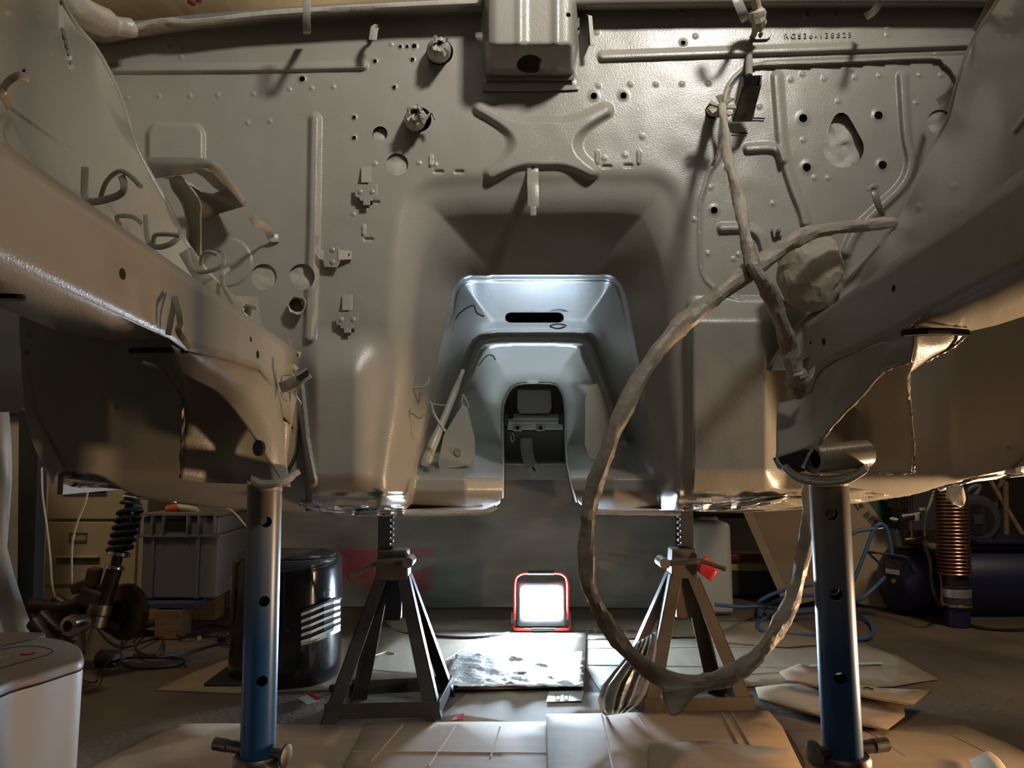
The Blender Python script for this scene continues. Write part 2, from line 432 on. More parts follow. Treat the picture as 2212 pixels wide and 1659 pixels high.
for k in range(4):
    m_ = ins[k] & ~ins[k + 1]
    t = dc[k] / (dc[k] + dc[k + 1] + 1e-6)
    a, b = starts[k], dvals[k + 1]
    if k == 0:   # soft pressed shoulder into the recess
        f = np.where(t < 0.35, t * t / 0.35 * 0.5, 0.175 + (t - 0.35) * 1.27)
        d = a + (b - a) * np.clip(f, 0, 1)
        side = ss(np.abs(X - 1165), 170, 330)
    elif k == 1:
        # interpolate in 1/d so that walls run straight through space
        d = 1 / (1 / a + (1 / b - 1 / a) * t)
    else:
        d = 1 / (1 / a + (1 / b - 1 / a) * t)
    DEP[m_] = d[m_]
DEP[ins[4]] = 2.62
# the low front faces of the two floor pans: shallow, rolling under at the bottom
low = ss(Y, 955, 1035) * roi * 1.0
DEP = DEP * (1 - low) + np.minimum(DEP, 1.50 + 0.10 * np.clip((160 - np.abs(X - 1165)) / 160, 0, 1)) * low
# pressed ridges round the flanges
dc2 = np.where(roi, dc[2], 99); dc1 = np.where(roi, dc[1], 99)
hi = 1 - ss(Y, 960, 1030)
def blur(A, n):
    k = np.array([1, 4, 6, 4, 1.]) / 16
    for _ in range(n):
        A = sum(w * np.roll(A, s, 0) for w, s in zip(k, (-2, -1, 0, 1, 2)))
        A = sum(w * np.roll(A, s, 1) for w, s in zip(k, (-2, -1, 0, 1, 2)))
    return A
B = blur(DEP, 1)
inner = ins[0]
S_ = blur(DEP, 22)
wk = (1 - ss(np.abs(dist_poly(X, Y, C0)), 18, 55)) * (Y < 1060)
DEP = np.where(inner, B, blur(DEP, 3)) * (1 - wk) + S_ * wk
DEP += 0.006 * np.exp(-((dc2 - 9) / 3.0) ** 2) * hi - 0.006 * np.exp(-((dc2 - 22) / 6.0) ** 2) * hi
DEP += 0.008 * np.exp(-((dc1 - 5) / 2.5) ** 2) * hi * ins[1]
# roll under at the bottom
DEP += 0.10 * np.clip((Y - 1055) / 50, 0, 2) ** 2
# left and right foot-well fronts: bulge forward between their edges
DEP -= 0.035 * ss(X, 640, 690) * (1 - ss(X, 760, 850)) * ss(Y, 700, 820) * (1 - ss(Y, 1020, 1085))
DEP -= 0.035 * ss(X, 1478, 1500) * (1 - ss(X, 1650, 1700)) * ss(Y, 635, 700) * (1 - ss(Y, 1010, 1085))
# vertical weld flange at the outer side of the left foot well
fl = dist_poly(X, Y, [(642, 830), (655, 950), (672, 1040)])
DEP -= 0.014 * (1 - ss(fl, 9, 14))
# outer step at the left of the foot well (side of the floor, further back)
st_l = 1 - ss(X - (640 + (Y - 870) * 0.16), -14, 0)
DEP += 0.10 * st_l * ss(Y, 850, 900)
# ---- beads (negative = towards the engine bay)
def bead(pts, w, h, sign=-1, sm=0):
    global DEP
    p = cm(pts, sm) if sm else np.array(pts, float)
    d = dist_poly(X, Y, p)
    DEP = DEP + sign * h * (1 - ss(d, w * 0.25, w))
H = 0.0075
bead([(100, 150), (560, 147), (785, 142)], 12, H)
bead([(680, 258), (676, 500), (668, 728)], 17, 0.011)
bead([(1302, 122), (1700, 108), (2140, 92)], 13, 0.009)
bead([(1650, 137), (2000, 122), (2140, 118)], 5, -0.002)
bead([(1678, 166), (1684, 250), (1692, 330), (1712, 400), (1732, 450), (1740, 480)], 15, 0.009, sm=4)
bead([(1616, 321), (1672, 320), (1690, 345)], 13, 0.009, sm=4)
bead([(1950, 166), (1958, 290), (1968, 350), (1950, 400), (1900, 450), (1850, 500), (1828, 545)], 15, 0.009, sm=4)
bead([(1560, 493), (1612, 493), (1640, 508), (1652, 540)], 13, 0.009, sm=4)
# the X-shaped stiffening: smooth union of four arms
def arm(a, b):
    return dist_poly(X, Y, np.array([a, b], float)) - 19
ctr = (1176, 308)
sd = None
for a in ((1036, 232), (1308, 238), (1062, 376), (1278, 372)):
    dd = arm(a, ctr)
    sd = dd if sd is None else -26 * np.log(np.exp(-np.clip(dd, -200, 400) / 26) + np.exp(-np.clip(sd, -200, 400) / 26))
DEP -= 0.012 * (1 - ss(sd, -15, 1))
# raised rounded square at the left
def rrect(x0, y0, x1, y1, r):
    cx, cy = (x0 + x1) / 2, (y0 + y1) / 2; hx, hy = (x1 - x0) / 2 - r, (y1 - y0) / 2 - r
    qx = np.abs(X - cx) - hx; qy = np.abs(Y - cy) - hy
    return np.hypot(np.maximum(qx, 0), np.maximum(qy, 0)) + np.minimum(np.maximum(qx, qy), 0) - r
DEP -= 0.010 * (1 - ss(rrect(313, 263, 445, 372, 30), -11, 0))
# pedal plate: welded sheet with its outline step
plate = cm([(1606, 152), (1640, 142), (1800, 136), (2005, 127), (2040, 140), (2072, 186), (2160, 400), (2000, 640), (1640, 645), (1590, 642), (1545, 622), (1517, 585), (1513, 500), (1514, 440), (1524, 404), (1534, 372), (1556, 335), (1562, 260), (1574, 190), (1606, 152)], 5)
pin = inside(X, Y, plate); pd = dist_poly(X, Y, plate)
DEP += np.where(pin, 0.008 * ss(pd, 0, 5), 0)
DEP -= np.where(pin, 0, 0.003 * (1 - ss(pd, 0, 9)))
# shallow round pressings and dimples
def ring(x, y, r, w, h):
    global DEP
    d = np.abs(np.hypot(X - x, Y - y) - r); DEP = DEP + h * (1 - ss(d, 0, w))
def dimple(x, y, r, h):
    global DEP
    x0 = int((x - 118) / STEP) - 8; y0 = int((y + 60) / STEP) - 8
    x0 = max(x0, 0); y0 = max(y0, 0)
    s_ = (slice(y0, y0 + 17), slice(x0, x0 + 17))
    d = np.hypot(X[s_] - x, Y[s_] - y); DEP[s_] += h * (1 - ss(d, 0, r))
dd = np.hypot(X - 492, Y - 566); DEP -= 0.003 * (1 - ss(dd, 50, 54))
for x, y in ((275, 211), (343, 208), (410, 207), (470, 205), (547, 202), (625, 192), (673, 190), (720, 187), (583, 262), (535, 265),
             (1293, 185), (1362, 182), (1417, 182), (1473, 181), (1530, 180), (1708, 172), (1780, 170), (1848, 167), (1900, 163), (1987, 162), (2034, 162),
             (1733, 160), (1840, 150), (2022, 118), (1811, 219), (1980, 222), (1640, 230), (1735, 303), (1790, 385), (1670, 440), (1580, 402), (1535, 405),
             (1500, 40), (1502, 78), (1290, 70), (1387, 295), (905, 352), (810, 353), (391, 122), (1530, 548), (1596, 550), (1585, 560), (1918, 60), (1918, 75),
             (845, 95), (763, 462), (790, 452), (1760, 385), (940, 355), (1350, 335), (1305, 342), (1500, 475)):
    dimple(x, y, 7.5, -0.0024)
for x, y, w_, h_ in ((930, 347, 3, 9), (1290, 340, 3, 11), (1380, 340, 4, 11), (785, 497, 3, 8)):
    bead([(x, y - h_), (x, y + h_)], 5, 0.004)
for x, y in ((948, 371), (992, 371), (1311, 360), (1357, 358), (797, 517), (810, 437)):
    bead([(x - 7, y), (x + 7, y)], 5, 0.004, 1)
# the long bright floor edge weld, crinkled seam sealer
rs = np.random.RandomState(3)
nz = rs.randn(*X.shape)
for s__ in range(6): nz = (nz + np.roll(nz, s__ + 1, 1)) * 0.5
nz = (nz + np.roll(nz, 1, 0)) * 2.0
DEP -= 0.006 * nz * ss(Y, 1052, 1080) * ((X < 885) | (X > 1470)) * (X > 650)
# gentle hand-beaten waviness of the whole pressing
DEP += 0.006 * blur(rs.randn(*X.shape), 45)

# ---- holes: cells inside are dropped, their rim is snapped onto the outline
circ = lambda x, y, r, n=28: np.array([(x + r * math.cos(2 * math.pi * k / n), y + r * math.sin(2 * math.pi * k / n)) for k in range(n)])
tear = np.array([(1822 + 44 * math.cos(a), 320 + 42 * math.sin(a)) for a in np.linspace(math.radians(-20), math.radians(200), 26)] +
                [(1795, 266), (1802, 252), (1811, 244), (1822, 243), (1832, 250), (1842, 266)])
slot = np.array([(1205 + 13 * math.cos(a), 686 + 11 * math.sin(a)) for a in np.linspace(-1.57, 1.57, 9)] + [(1104 + 13 * math.cos(a), 686 + 11 * math.sin(a)) for a in np.linspace(1.57, 4.71, 9)])
holes = [circ(570, 598, 28), circ(652, 598, 28), circ(858, 355, 24), circ(821, 289, 16), circ(640, 659, 15), circ(2030, 264, 27), circ(950, 112, 29), circ(905, 258, 27), circ(1539, 240, 16), tear, slot]
small = [(365, 102, 5), (391, 105, 4), (653, 170, 6), (810, 131, 4), (852, 188, 4), (891, 128, 4), (865, 100, 3.5), (880, 100, 3.5), (895, 99, 5), (765, 253, 4), (765, 297, 4),
         (1283, 207, 7), (1347, 206, 7), (1745, 32, 5), (1806, 30, 5), (1476, 92, 5), (1543, 454, 7.5), (1735, 255, 9), (1898, 249, 9), (1743, 361, 9), (1907, 356, 9), (1473, 24, 4), (1570, 362, 4)]
for x, y, r in small:
    dimple(x, y, r * 2.2, -0.003)
holes += [circ(x, y, r, 14) for x, y, r in small]
# outer outline of the sheet (bottom edge) and the tunnel mouth
outline = cm([(100, 78), (100, 780), (560, 1000), (600, 1062), (640, 1078), (680, 1098), (760, 1106), (880, 1107), (1000, 1104), (1060, 1101), (1080, 1086), (1086, 1060)], 1).tolist()
outline += [(1086, 1000), (1084, 900), (1090, 862), (1106, 836), (1128, 828), (1190, 828), (1208, 836), (1219, 862), (1222, 900), (1226, 1000)]
outline += [(1236, 1050), (1250, 1086), (1268, 1100), (1300, 1103), (1480, 1103), (1560, 1104), (1690, 1100), (1760, 1088), (1850, 1088), (1960, 1070), (2160, 1000), (2160, -80), (1010, -80), (1000, -10), (800, 14), (650, 28), (420, 48), (300, 66), (210, 76)]
outline = np.array(outline)
keep = inside(X, Y, outline)
snap = [outline]
for h_ in holes:
    x0, y0 = h_.min(0) - 8; x1, y1 = h_.max(0) + 8
    s_ = (slice(max(int((y0 + 60) / STEP), 0), int((y1 + 60) / STEP) + 2), slice(int((x0 - 118) / STEP), int((x1 - 118) / STEP) + 2))
    keep[s_] &= ~inside(X[s_], Y[s_], h_)
PX, PY = X.copy(), Y.copy()
fk = keep[:-1, :-1].astype(int) + keep[1:, :-1] + keep[:-1, 1:] + keep[1:, 1:]
face_on = fk >= 1
used = np.zeros(keep.shape, bool)
used[:-1, :-1] |= face_on; used[1:, :-1] |= face_on; used[:-1, 1:] |= face_on; used[1:, 1:] |= face_on
bi, bj = np.where(used & ~keep)
allp = [np.vstack([h_, h_[:1]]) for h_ in holes] + [np.vstack([outline, outline[:1]])]
bx, by = PX[bi, bj], PY[bi, bj]
best = np.full(bx.shape, 1e9); qx = bx.copy(); qy = by.copy()
for pl in allp:
    for (x0, y0), (x1, y1) in zip(pl[:-1], pl[1:]):
        dx, dy = x1 - x0, y1 - y0; L = dx * dx + dy * dy + 1e-9
        t = np.clip(((bx - x0) * dx + (by - y0) * dy) / L, 0, 1)
        cx_, cy_ = x0 + t * dx, y0 + t * dy; dd = np.hypot(bx - cx_, by - cy_)
        m_ = dd < best; best[m_] = dd[m_]; qx[m_] = cx_[m_]; qy[m_] = cy_[m_]
PX[bi, bj] = qx; PY[bi, bj] = qy
def sheet_mesh(name, PX, PY, DEP, used, face_on, m, parent, base):
    idx = -np.ones(used.shape, int); ids = np.where(used.ravel())[0]
    idx.ravel()[ids] = np.arange(len(ids))
    u = (PX - 1106.0) / F; v = (829.5 - PY) / F; k = DEP / (SC - v * SS)
    V = np.stack([u * k - base[0], DEP - base[1], EYE + (SS + v * SC) * k - base[2]], -1).reshape(-1, 3)[ids]
    a = idx[:-1, :-1][face_on]; b = idx[1:, :-1][face_on]; c = idx[1:, 1:][face_on]; d = idx[:-1, 1:][face_on]
    Q = np.stack([a, b, c, d], -1)
    me = bpy.data.meshes.new(name)
    me.vertices.add(len(V)); me.vertices.foreach_set('co', V.ravel().astype(np.float32))
    me.loops.add(Q.size); me.loops.foreach_set('vertex_index', Q.ravel().astype(np.int32))
    me.polygons.add(len(Q)); me.polygons.foreach_set('loop_start', (np.arange(len(Q)) * 4).astype(np.int32))
    me.polygons.foreach_set('use_smooth', np.ones(len(Q), bool))
    me.update(); me.validate()
    me.materials.append(m)
    o = bpy.data.objects.new(name, me); scene.collection.objects.link(o); o.parent = parent
    return o
fw = sheet_mesh('firewall', PX, PY, DEP, used, face_on, M['primer'], CAR.o, CAR.loc)
def fd(px, py):
    """depth of the firewall pressing at a pixel"""
    i = int(round((py + 60) / STEP)); j = int(round((px - 118) / STEP))
    return float(DEP[min(max(i, 0), DEP.shape[0] - 1), min(max(j, 0), DEP.shape[1] - 1)])
def FP(px, py, off=0.0):
    return P(px, py, fd(px, py) - off)
# near-black sheet added behind the pressing so its holes read dark
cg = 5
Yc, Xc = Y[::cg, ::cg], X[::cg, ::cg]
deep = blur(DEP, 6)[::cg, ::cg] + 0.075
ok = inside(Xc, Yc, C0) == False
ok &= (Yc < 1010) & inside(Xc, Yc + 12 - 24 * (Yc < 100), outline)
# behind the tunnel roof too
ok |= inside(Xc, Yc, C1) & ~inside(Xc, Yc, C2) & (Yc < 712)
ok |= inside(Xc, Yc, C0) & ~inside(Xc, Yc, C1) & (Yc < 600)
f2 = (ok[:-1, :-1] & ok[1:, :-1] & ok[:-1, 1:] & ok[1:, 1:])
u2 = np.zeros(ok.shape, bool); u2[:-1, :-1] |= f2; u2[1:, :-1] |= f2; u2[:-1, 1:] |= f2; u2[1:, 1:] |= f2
sheet_mesh('hole_dark_backing', Xc, Yc, deep, u2, f2, M['inside'], CAR.o, CAR.loc)
# ------------------------------------------------------------------ the rest of the shell
def sheet(name, x0, x1, y0, y1, step, rows, outline=None, holes=(), dimples=(), beads=(), edge=None, m=None, parent=None, T=CAR, nblur=6, edge_r=0.012):
    gx_, gy_ = np.arange(x0, x1, step), np.arange(y0, y1, step)
    X_, Y_ = np.meshgrid(gx_, gy_)
    ys = [r[0] for r in rows]
    Rr = np.array([np.interp(gx_, [p[0] for p in r[1]], [1 / p[1] for p in r[1]]) for r in rows])
    Dp = np.empty(X_.shape)
    for i, y in enumerate(gy_):
        k = min(max(np.searchsorted(ys, y) - 1, 0), len(ys) - 2)
        t = min(max((y - ys[k]) / (ys[k + 1] - ys[k]), 0), 1)
        Dp[i] = 1 / (Rr[k] * (1 - t) + Rr[k + 1] * t)
    if nblur:
        pad = 30
        Q = np.pad(Dp, pad, mode='reflect', reflect_type='odd'); Q = blur(Q, nblur); Dp = Q[pad:-pad, pad:-pad]
    for (x, y, r, h) in dimples:
        Dp += h * (1 - ss(np.hypot(X_ - x, Y_ - y), 0, r))
    for pts, w, h in beads:
        Dp += h * (1 - ss(dist_poly(X_, Y_, np.array(pts, float)), 0, w))
    if edge is not None:
        Dp += edge_r * np.exp(-dist_poly(X_, Y_, edge) / 14)
    keep_ = inside(X_, Y_, outline) if outline is not None else np.ones(X_.shape, bool)
    for h in holes: keep_ &= ~inside(X_, Y_, h)
    fk_ = keep_[:-1, :-1].astype(int) + keep_[1:, :-1] + keep_[:-1, 1:] + keep_[1:, 1:]
    fo = fk_ >= 1
    us = np.zeros(keep_.shape, bool); us[:-1, :-1] |= fo; us[1:, :-1] |= fo; us[:-1, 1:] |= fo; us[1:, 1:] |= fo
    PX_, PY_ = X_.copy(), Y_.copy()
    lst = ([outline] if outline is not None else []) + list(holes)
    bi_, bj_ = np.where(us & ~keep_)
    if len(bi_) and lst:
        bx_, by_ = X_[bi_, bj_], Y_[bi_, bj_]; best_ = np.full(bx_.shape, 1e9); qx_ = bx_.copy(); qy_ = by_.copy()
        for pl in lst:
            pl = np.vstack([pl, pl[:1]])
            for (ax, ay), (cx_, cy_) in zip(pl[:-1], pl[1:]):
                dx, dy = cx_ - ax, cy_ - ay; L = dx * dx + dy * dy + 1e-9
                t = np.clip(((bx_ - ax) * dx + (by_ - ay) * dy) / L, 0, 1)
                ex, ey = ax + t * dx, ay + t * dy; dd_ = np.hypot(bx_ - ex, by_ - ey)
                w_ = (dd_ < best_); best_[w_] = dd_[w_]; qx_[w_] = ex[w_]; qy_[w_] = ey[w_]
        PX_[bi_, bj_] = qx_; PY_[bi_, bj_] = qy_
    return sheet_mesh(name, PX_, PY_, Dp, us, fo, m or M['primer'], parent or T.o, T.loc)
def A2(p): return np.array(p, float)

# inner wings with the spring towers
sil = cm([(112, -60), (130, 0), (165, 60), (208, 110), (254, 200), (290, 310), (330, 390), (370, 460), (394, 515), (440, 580), (520, 670), (600, 760), (640, 800)], 5)
lw_out = np.vstack([A2([(640, 850), (400, 715), (200, 600), (0, 470), (-420, 190), (-420, -60)]), sil[:-1]])
lrows = [(-60, [(-420, .52), (-60, .70), (60, .84), (130, 1.0)]), (110, [(-420, .54), (-20, .74), (90, .92), (208, 1.13)]), (300, [(-420, .56), (0, .78), (150, .98), (292, 1.19)]),
         (450, [(-420, .58), (60, .80), (230, 1.0), (362, 1.21)]), (560, [(-420, .60), (130, .84), (300, 1.06), (430, 1.23)]), (700, [(-200, .66), (220, .90), (400, 1.1), (570, 1.27)]), (820, [(0, .7), (640, 1.3)])]
sheet('inner_wing', -420, 660, -60, 810, 5, lrows, lw_out, holes=[circ(52, 153, 5, 12), circ(86, 32, 4, 12)],
      dimples=[(20, 35, 11, -.004), (8, 98, 11, -.004), (92, 110, 11, -.004), (47, 142, 12, -.004), (118, 120, 9, -.004), (112, 78, 9, -.003), (150, 130, 9, -.004), (198, 102, 8, -.004), (105, 204, 5, .002),
               (352, 490, 7, .004), (166, 190, 5, .002), (190, 268, 5, .002)],
      beads=[([(128, -40), (129, 60), (150, 140)], 9, .016), ([(22, 228), (166, 333)], 5, -.006)], edge=sil, m=M['primer'])
silr = cm([(2195, -60), (2161, 0), (2104, 90), (2071, 180), (2054, 250), (2034, 290), (1994, 365), (1953, 450), (1917, 510), (1883, 555), (1800, 640), (1716, 717), (1660, 800)], 5)
rw_out = np.vstack([silr, A2([(1700, 800), (1973, 630), (2212, 470), (2560, 230), (2560, -60)])])
rrows = [(-60, [(2180, 1.05), (2290, .82), (2560, .62)]), (90, [(2104, 1.14), (2220, .92), (2560, .66)]), (290, [(2034, 1.20), (2160, .96), (2560, .68)]), (450, [(1953, 1.22), (2090, .98), (2560, .70)]),
         (600, [(1850, 1.25), (2020, 1.02), (2560, .72)]), (830, [(1660, 1.30), (1900, 1.1), (2560, .8)])]
sheet('inner_wing', 1650, 2560, -60, 830, 5, rrows, rw_out, holes=[A2([(2094 + 4 * math.cos(a), 318 + 9 * math.sin(a)) for a in np.linspace(0, 6.0, 14)]), A2([(2062 + 4 * math.cos(a), 404 + 8 * math.sin(a)) for a in np.linspace(0, 6.0, 14)]),
      A2([(1987 + 4 * math.cos(a), 447 + 8 * math.sin(a)) for a in np.linspace(0, 6.0, 14)])],
      dimples=[(2177, 35, 8, -.004), (2182, 72, 8, -.004), (2178, 212, 6, -.003), (2094, 318, 9, -.003), (2062, 404, 9, -.003), (1987, 447, 9, -.003)], beads=[([(2230, 235), (2190, 285)], 6, -.006)], edge=silr, m=M['primer'])

# unseen strips added to close the wing gaps against the halogen's light
def wing_gap_stop(silh, dd_, sgn, name='wing_gap_stop'):
    g = Geo(); pts = silh[::3]; r0, r1 = [], []
    for x, y in pts:
        d = float(np.interp(y, [q[0] for q in dd_], [q[1] for q in dd_])) + .015
        r0.append(P(x + sgn * 9, y, d)); r1.append(P(x + sgn * 16, y, 1.37))
    g.patch([r0, r1], linear=True); CAR.part(name, g, M['primer'], solid=.002)
wing_gap_stop(sil, [(-60, 1.0), (110, 1.13), (300, 1.19), (450, 1.21), (560, 1.23), (700, 1.27)], -1)
wing_gap_stop(silr, [(-60, 1.05), (90, 1.14), (290, 1.2), (450, 1.22), (600, 1.25), (830, 1.3)], 1)
for silh, dd_ in ((sil, [(-60, 1.0), (110, 1.13), (300, 1.19), (450, 1.21), (560, 1.23), (700, 1.27)]), (silr, [(-60, 1.05), (90, 1.14), (290, 1.2), (450, 1.22), (600, 1.25), (830, 1.3)])):
    g = Geo(); g.tube([P(x, y, float(np.interp(y, [q[0] for q in dd_], [q[1] for q in dd_])) + .006) for x, y in silh[::2]], .0055, 8)
    CAR.part('wing_edge', g, M['primer'], smooth=True, angle=180)
# chassis rails (box members): inner face, underside, top
def xrail(px, py, x): return P(px, py, D_of_x(px, py, x))
st = [-500, -250, 0, 120, 240, 360, 400, 440, 480, 520, 560, 600, 612, 640]
bot = lambda q: float(np.interp(q, [-500, 360, 400, 480, 560, 600, 612, 640], [327, 728, 757, 775, 800, 850, 900, 930]))
top = lambda q: 305 + 453 / 640 * q
XL = -.365
g = Geo()
g.patch([[xrail(q, top(q) + (bot(q) - top(q)) * k / 6, XL) for q in st] for k in range(7)], linear=True)
g.patch([[xrail(q, bot(q), XL) for q in st[:6]],
         [xrail(-500, 448, -.45), xrail(-250, 558, -.45), xrail(0, 662, -.45), xrail(120, 712, -.45), xrail(240, 733, -.46), xrail(366, 731, -.43)]], linear=True)
g.patch([[xrail(q, top(q), XL) for q in st], [xrail(q, top(q), XL) + Vector((-.08, 0, 0.004)) for q in st]], linear=True)
rl = CAR.part('chassis_rail', g, M['primer'], smooth=True, angle=30, solid=.0015)
st2 = [2700, 2450, 2212, 2120, 2040, 1973, 1950, 1900, 1850, 1800, 1768, 1752, 1716]
bot2 = lambda q: float(np.interp(-q, [-2700, -2212, -1973, -1950, -1900, -1800, -1768, -1752, -1716], [341, 580, 700, 718, 740, 780, 805, 845, 880]))
top2 = lambda q: 365 + (2212 - q) * .7097
XR = .4776
g = Geo()
g.patch([[xrail(q, top2(q) + (bot2(q) - top2(q)) * k / 6, XR) for q in st2] for k in range(7)], linear=True)
g.patch([[xrail(q, bot2(q), XR) for q in st2[:6]], [xrail(2700, 441, .56), xrail(2450, 569, .56), xrail(2212, 682, .56), xrail(2150, 702, .56), xrail(2096, 714, .56), xrail(1974, 714, .50)]], linear=True)
g.patch([[xrail(q, top2(q), XR) for q in st2], [xrail(q, top2(q), XR) + Vector((.08, 0, .004)) for q in st2]], linear=True)
rr_ = CAR.part('chassis_rail', g, M['primer'], smooth=True, angle=30, solid=.0015)
def hole_disc(px, py, d, rx, ry, parent, nrm=None, name='hole'):
    g = Geo(); c = P(px, py, d); n = 16
    u = Vector((1, 0, 0)) if nrm is None else Vector(nrm).cross(Vector((0, 0, 1))).normalized()
    w = Vector((0, 0, 1))
    s = d / F
    pts = [c + u * (rx * math.cos(6.2832 * k / n)) + w * (ry * math.sin(6.2832 * k / n)) for k in range(n)]
    back = Vector((0, .012, 0)) if nrm is None else -Vector(nrm) * .004
    g.prism(pts, back)
    return CAR.part(name, g, M['inside'], parent=parent)
for px, py, r in ((265, 592, .006), (557, 766, .0065), (542, 733, .004)):
    d = D_of_x(px, py, XL + .001); hole_disc(px, py, d, r, r * .9, rl, (1, 0, 0))
for px, py, r in ((1930, 623, .005), (1779, 738, .0065), (1751, 740, .003)):
    d = D_of_x(px, py, XR - .001); hole_disc(px, py, d, r, r * .9, rr_, (-1, 0, 0))
c = G(25, 648, .7245)
g = Geo(); g.prism([c + Vector((.011 * math.cos(a), .007 * math.sin(a), 0)) for a in np.linspace(0, 5.9, 14)], (0, 0, .004)); CAR.part('hole', g, M['inside'], parent=rl)

# curved rail ends (horns) that the stands carry
g = Geo()
cr = [(370, 745, .835), (400, 758, .87), (480, 775, .97), (560, 800, 1.11), (600, 850, 1.19), (613, 930, 1.225), (615, 1042, 1.235)]
md_ = [(384, 775, .90), (425, 790, .93), (488, 820, 1.02), (548, 865, 1.12), (588, 920, 1.18), (607, 985, 1.22), (615, 1044, 1.235)]
lo = [(392, 800, .95), (420, 820, .98), (470, 848, 1.06), (520, 905, 1.13), (560, 965, 1.18), (595, 1018, 1.215), (614, 1047, 1.235)]
g.patch([[P(*p) for p in r] for r in (cr, md_, lo)], 5, 5)
horn = CAR.part('rail_horn', g, M['primer'], smooth=True, solid=.002, angle=60)
g = Geo()
g.patch([[P(*p) for p in r] for r in ([(366, 735, 1.0), (440, 740, 1.08), (560, 790, 1.2), (640, 860, 1.27)], [(398, 840, 1.14), (450, 850, 1.17), (570, 930, 1.24), (620, 980, 1.27)],
                                       [(396, 940, 1.16), (450, 960, 1.19), (540, 985, 1.25), (625, 1030, 1.27)], [(388, 1034, 1.16), (440, 1042, 1.19), (540, 1046, 1.25), (628, 1052, 1.27)])], 4, 4)
CAR.part('horn_web', g, M['primer'], parent=horn, smooth=True, solid=.002)
g = Geo(); g.tube([P(392, 1034, 1.15), P(393, 960, 1.15), P(395, 880, 1.14), P(388, 850, 1.13), P(355, 806, 1.10), P(310, 782, 1.06)], .0025, 6, wob=.9, seed=4, smooth=8)
CAR.part('weld_seam', g, M['primer_dark'], parent=horn)
g = Geo(); g.tube([P(282, 757, .93), P(340, 756, .92), P(403, 757, .86)], .0035, 8); CAR.part('slot', g, M['inside'], parent=horn)
hole_disc(557, 968, 1.16, .008, .012, horn)
g = Geo(); g.patch([[P(612, 870, 1.30), P(645, 880, 1.34)], [P(618, 920, 1.27), P(645, 925, 1.34)], [P(621, 960, 1.27), P(640, 985, 1.34)], [P(610, 1005, 1.28), P(630, 1010, 1.34)]], 4, 4); CAR.part('gusset', g, M['primer_dark'], parent=horn, smooth=True, solid=.002)

g = Geo()
t_ = [(1974, 702, .915), (1935, 726, .955), (1900, 741, .99), (1850, 758, 1.06), (1800, 780, 1.14), (1768, 815, 1.19), (1748, 852, 1.215), (1679, 872, 1.225)]
m_ = [(1974, 745, .915), (1938, 756, .95), (1905, 772, .99), (1858, 805, 1.06), (1806, 845, 1.12), (1768, 890, 1.16), (1745, 920, 1.17), (1677, 930, 1.19)]
l_ = [(1968, 782, .93), (1940, 788, .96), (1903, 806, 1.0), (1864, 851, 1.06), (1808, 908, 1.11), (1775, 950, 1.13), (1742, 968, 1.14), (1677, 990, 1.16)]
g.patch([[P(*p) for p in r] for r in (t_, m_, l_)], 5, 5)
hornr = CAR.part('rail_horn', g, M['primer'], smooth=True, solid=.002, angle=60)
# lower cup of the horn, open to the front, carried in the stand's saddle
g = Geo()
g.patch([[P(*p) for p in r] for r in ([(1677, 988, 1.16), (1683, 1000, 1.13), (1700, 1016, 1.12), (1730, 1030, 1.11), (1765, 1034, 1.12)], [(1679, 975, 1.22), (1688, 1004, 1.22), (1710, 1018, 1.22), (1740, 1028, 1.22), (1775, 1026, 1.22)])], 4, 3)
CAR.part('horn_cup', g, M['primer'], parent=hornr, smooth=True, solid=.003)
g = Geo(); g.patch([[P(1974, 722, .915), P(2035, 720, .93), P(2096, 716, .94)], [P(1973, 750, .93), P(2025, 748, .94), P(2062, 745, .955)], [P(1972, 775, .95), P(2000, 772, .955), P(2015, 768, .96)], [P(1964, 806, .98), P(1968, 802, .98), P(1974, 798, .98)]], 4, 4)
CAR.part('horn_flange', g, M['primer'], parent=hornr, smooth=True, solid=.0015)
g = Geo(); g.tube([P(1950, 719, .90), P(2000, 716, .90), P(2050, 716, .91), P(2090, 719, .915)], .0045, 8); CAR.part('slot', g, M['inside'], parent=hornr)
g = Geo()
g.patch([[P(*p) for p in r] for r in ([(1740, 740, 1.27), (1800, 740, 1.25), (1900, 740, 1.22), (1976, 770, 1.18)], [(1720, 880, 1.26), (1790, 880, 1.25), (1890, 860, 1.22), (1966, 850, 1.18)],
                                       [(1690, 960, 1.26), (1790, 960, 1.25), (1890, 950, 1.22), (1972, 940, 1.18)], [(1700, 1018, 1.26), (1790, 1024, 1.25), (1890, 1024, 1.22), (1969, 1022, 1.18)])], 4, 4)
CAR.part('horn_web', g, M['primer'], parent=hornr, smooth=True, solid=.002)
g = Geo(); g.tube([P(2092, 716, .93), P(2060, 748, .95), P(2010, 775, .97), P(1966, 800, 1.0), P(1964, 850, 1.15), P(1968, 900, 1.16), P(1973, 960, 1.16), P(1973, 1008, 1.16), P(1966, 1021, 1.17), P(1900, 1022, 1.18)], .0022, 6, wob=.9, seed=8, smooth=8)
CAR.part('weld_seam', g, M['primer'], parent=hornr)
g = Geo(); g.tube([P(1972, 778, .94), P(1940, 788, .955), P(1903, 806, .995), P(1864, 851, 1.055), P(1808, 908, 1.105), P(1775, 950, 1.125), P(1750, 978, 1.13), P(1735, 1012, 1.13)], .0028, 6, wob=.7, seed=9, smooth=6)
CAR.part('weld_seam', g, M['primer'], parent=hornr)
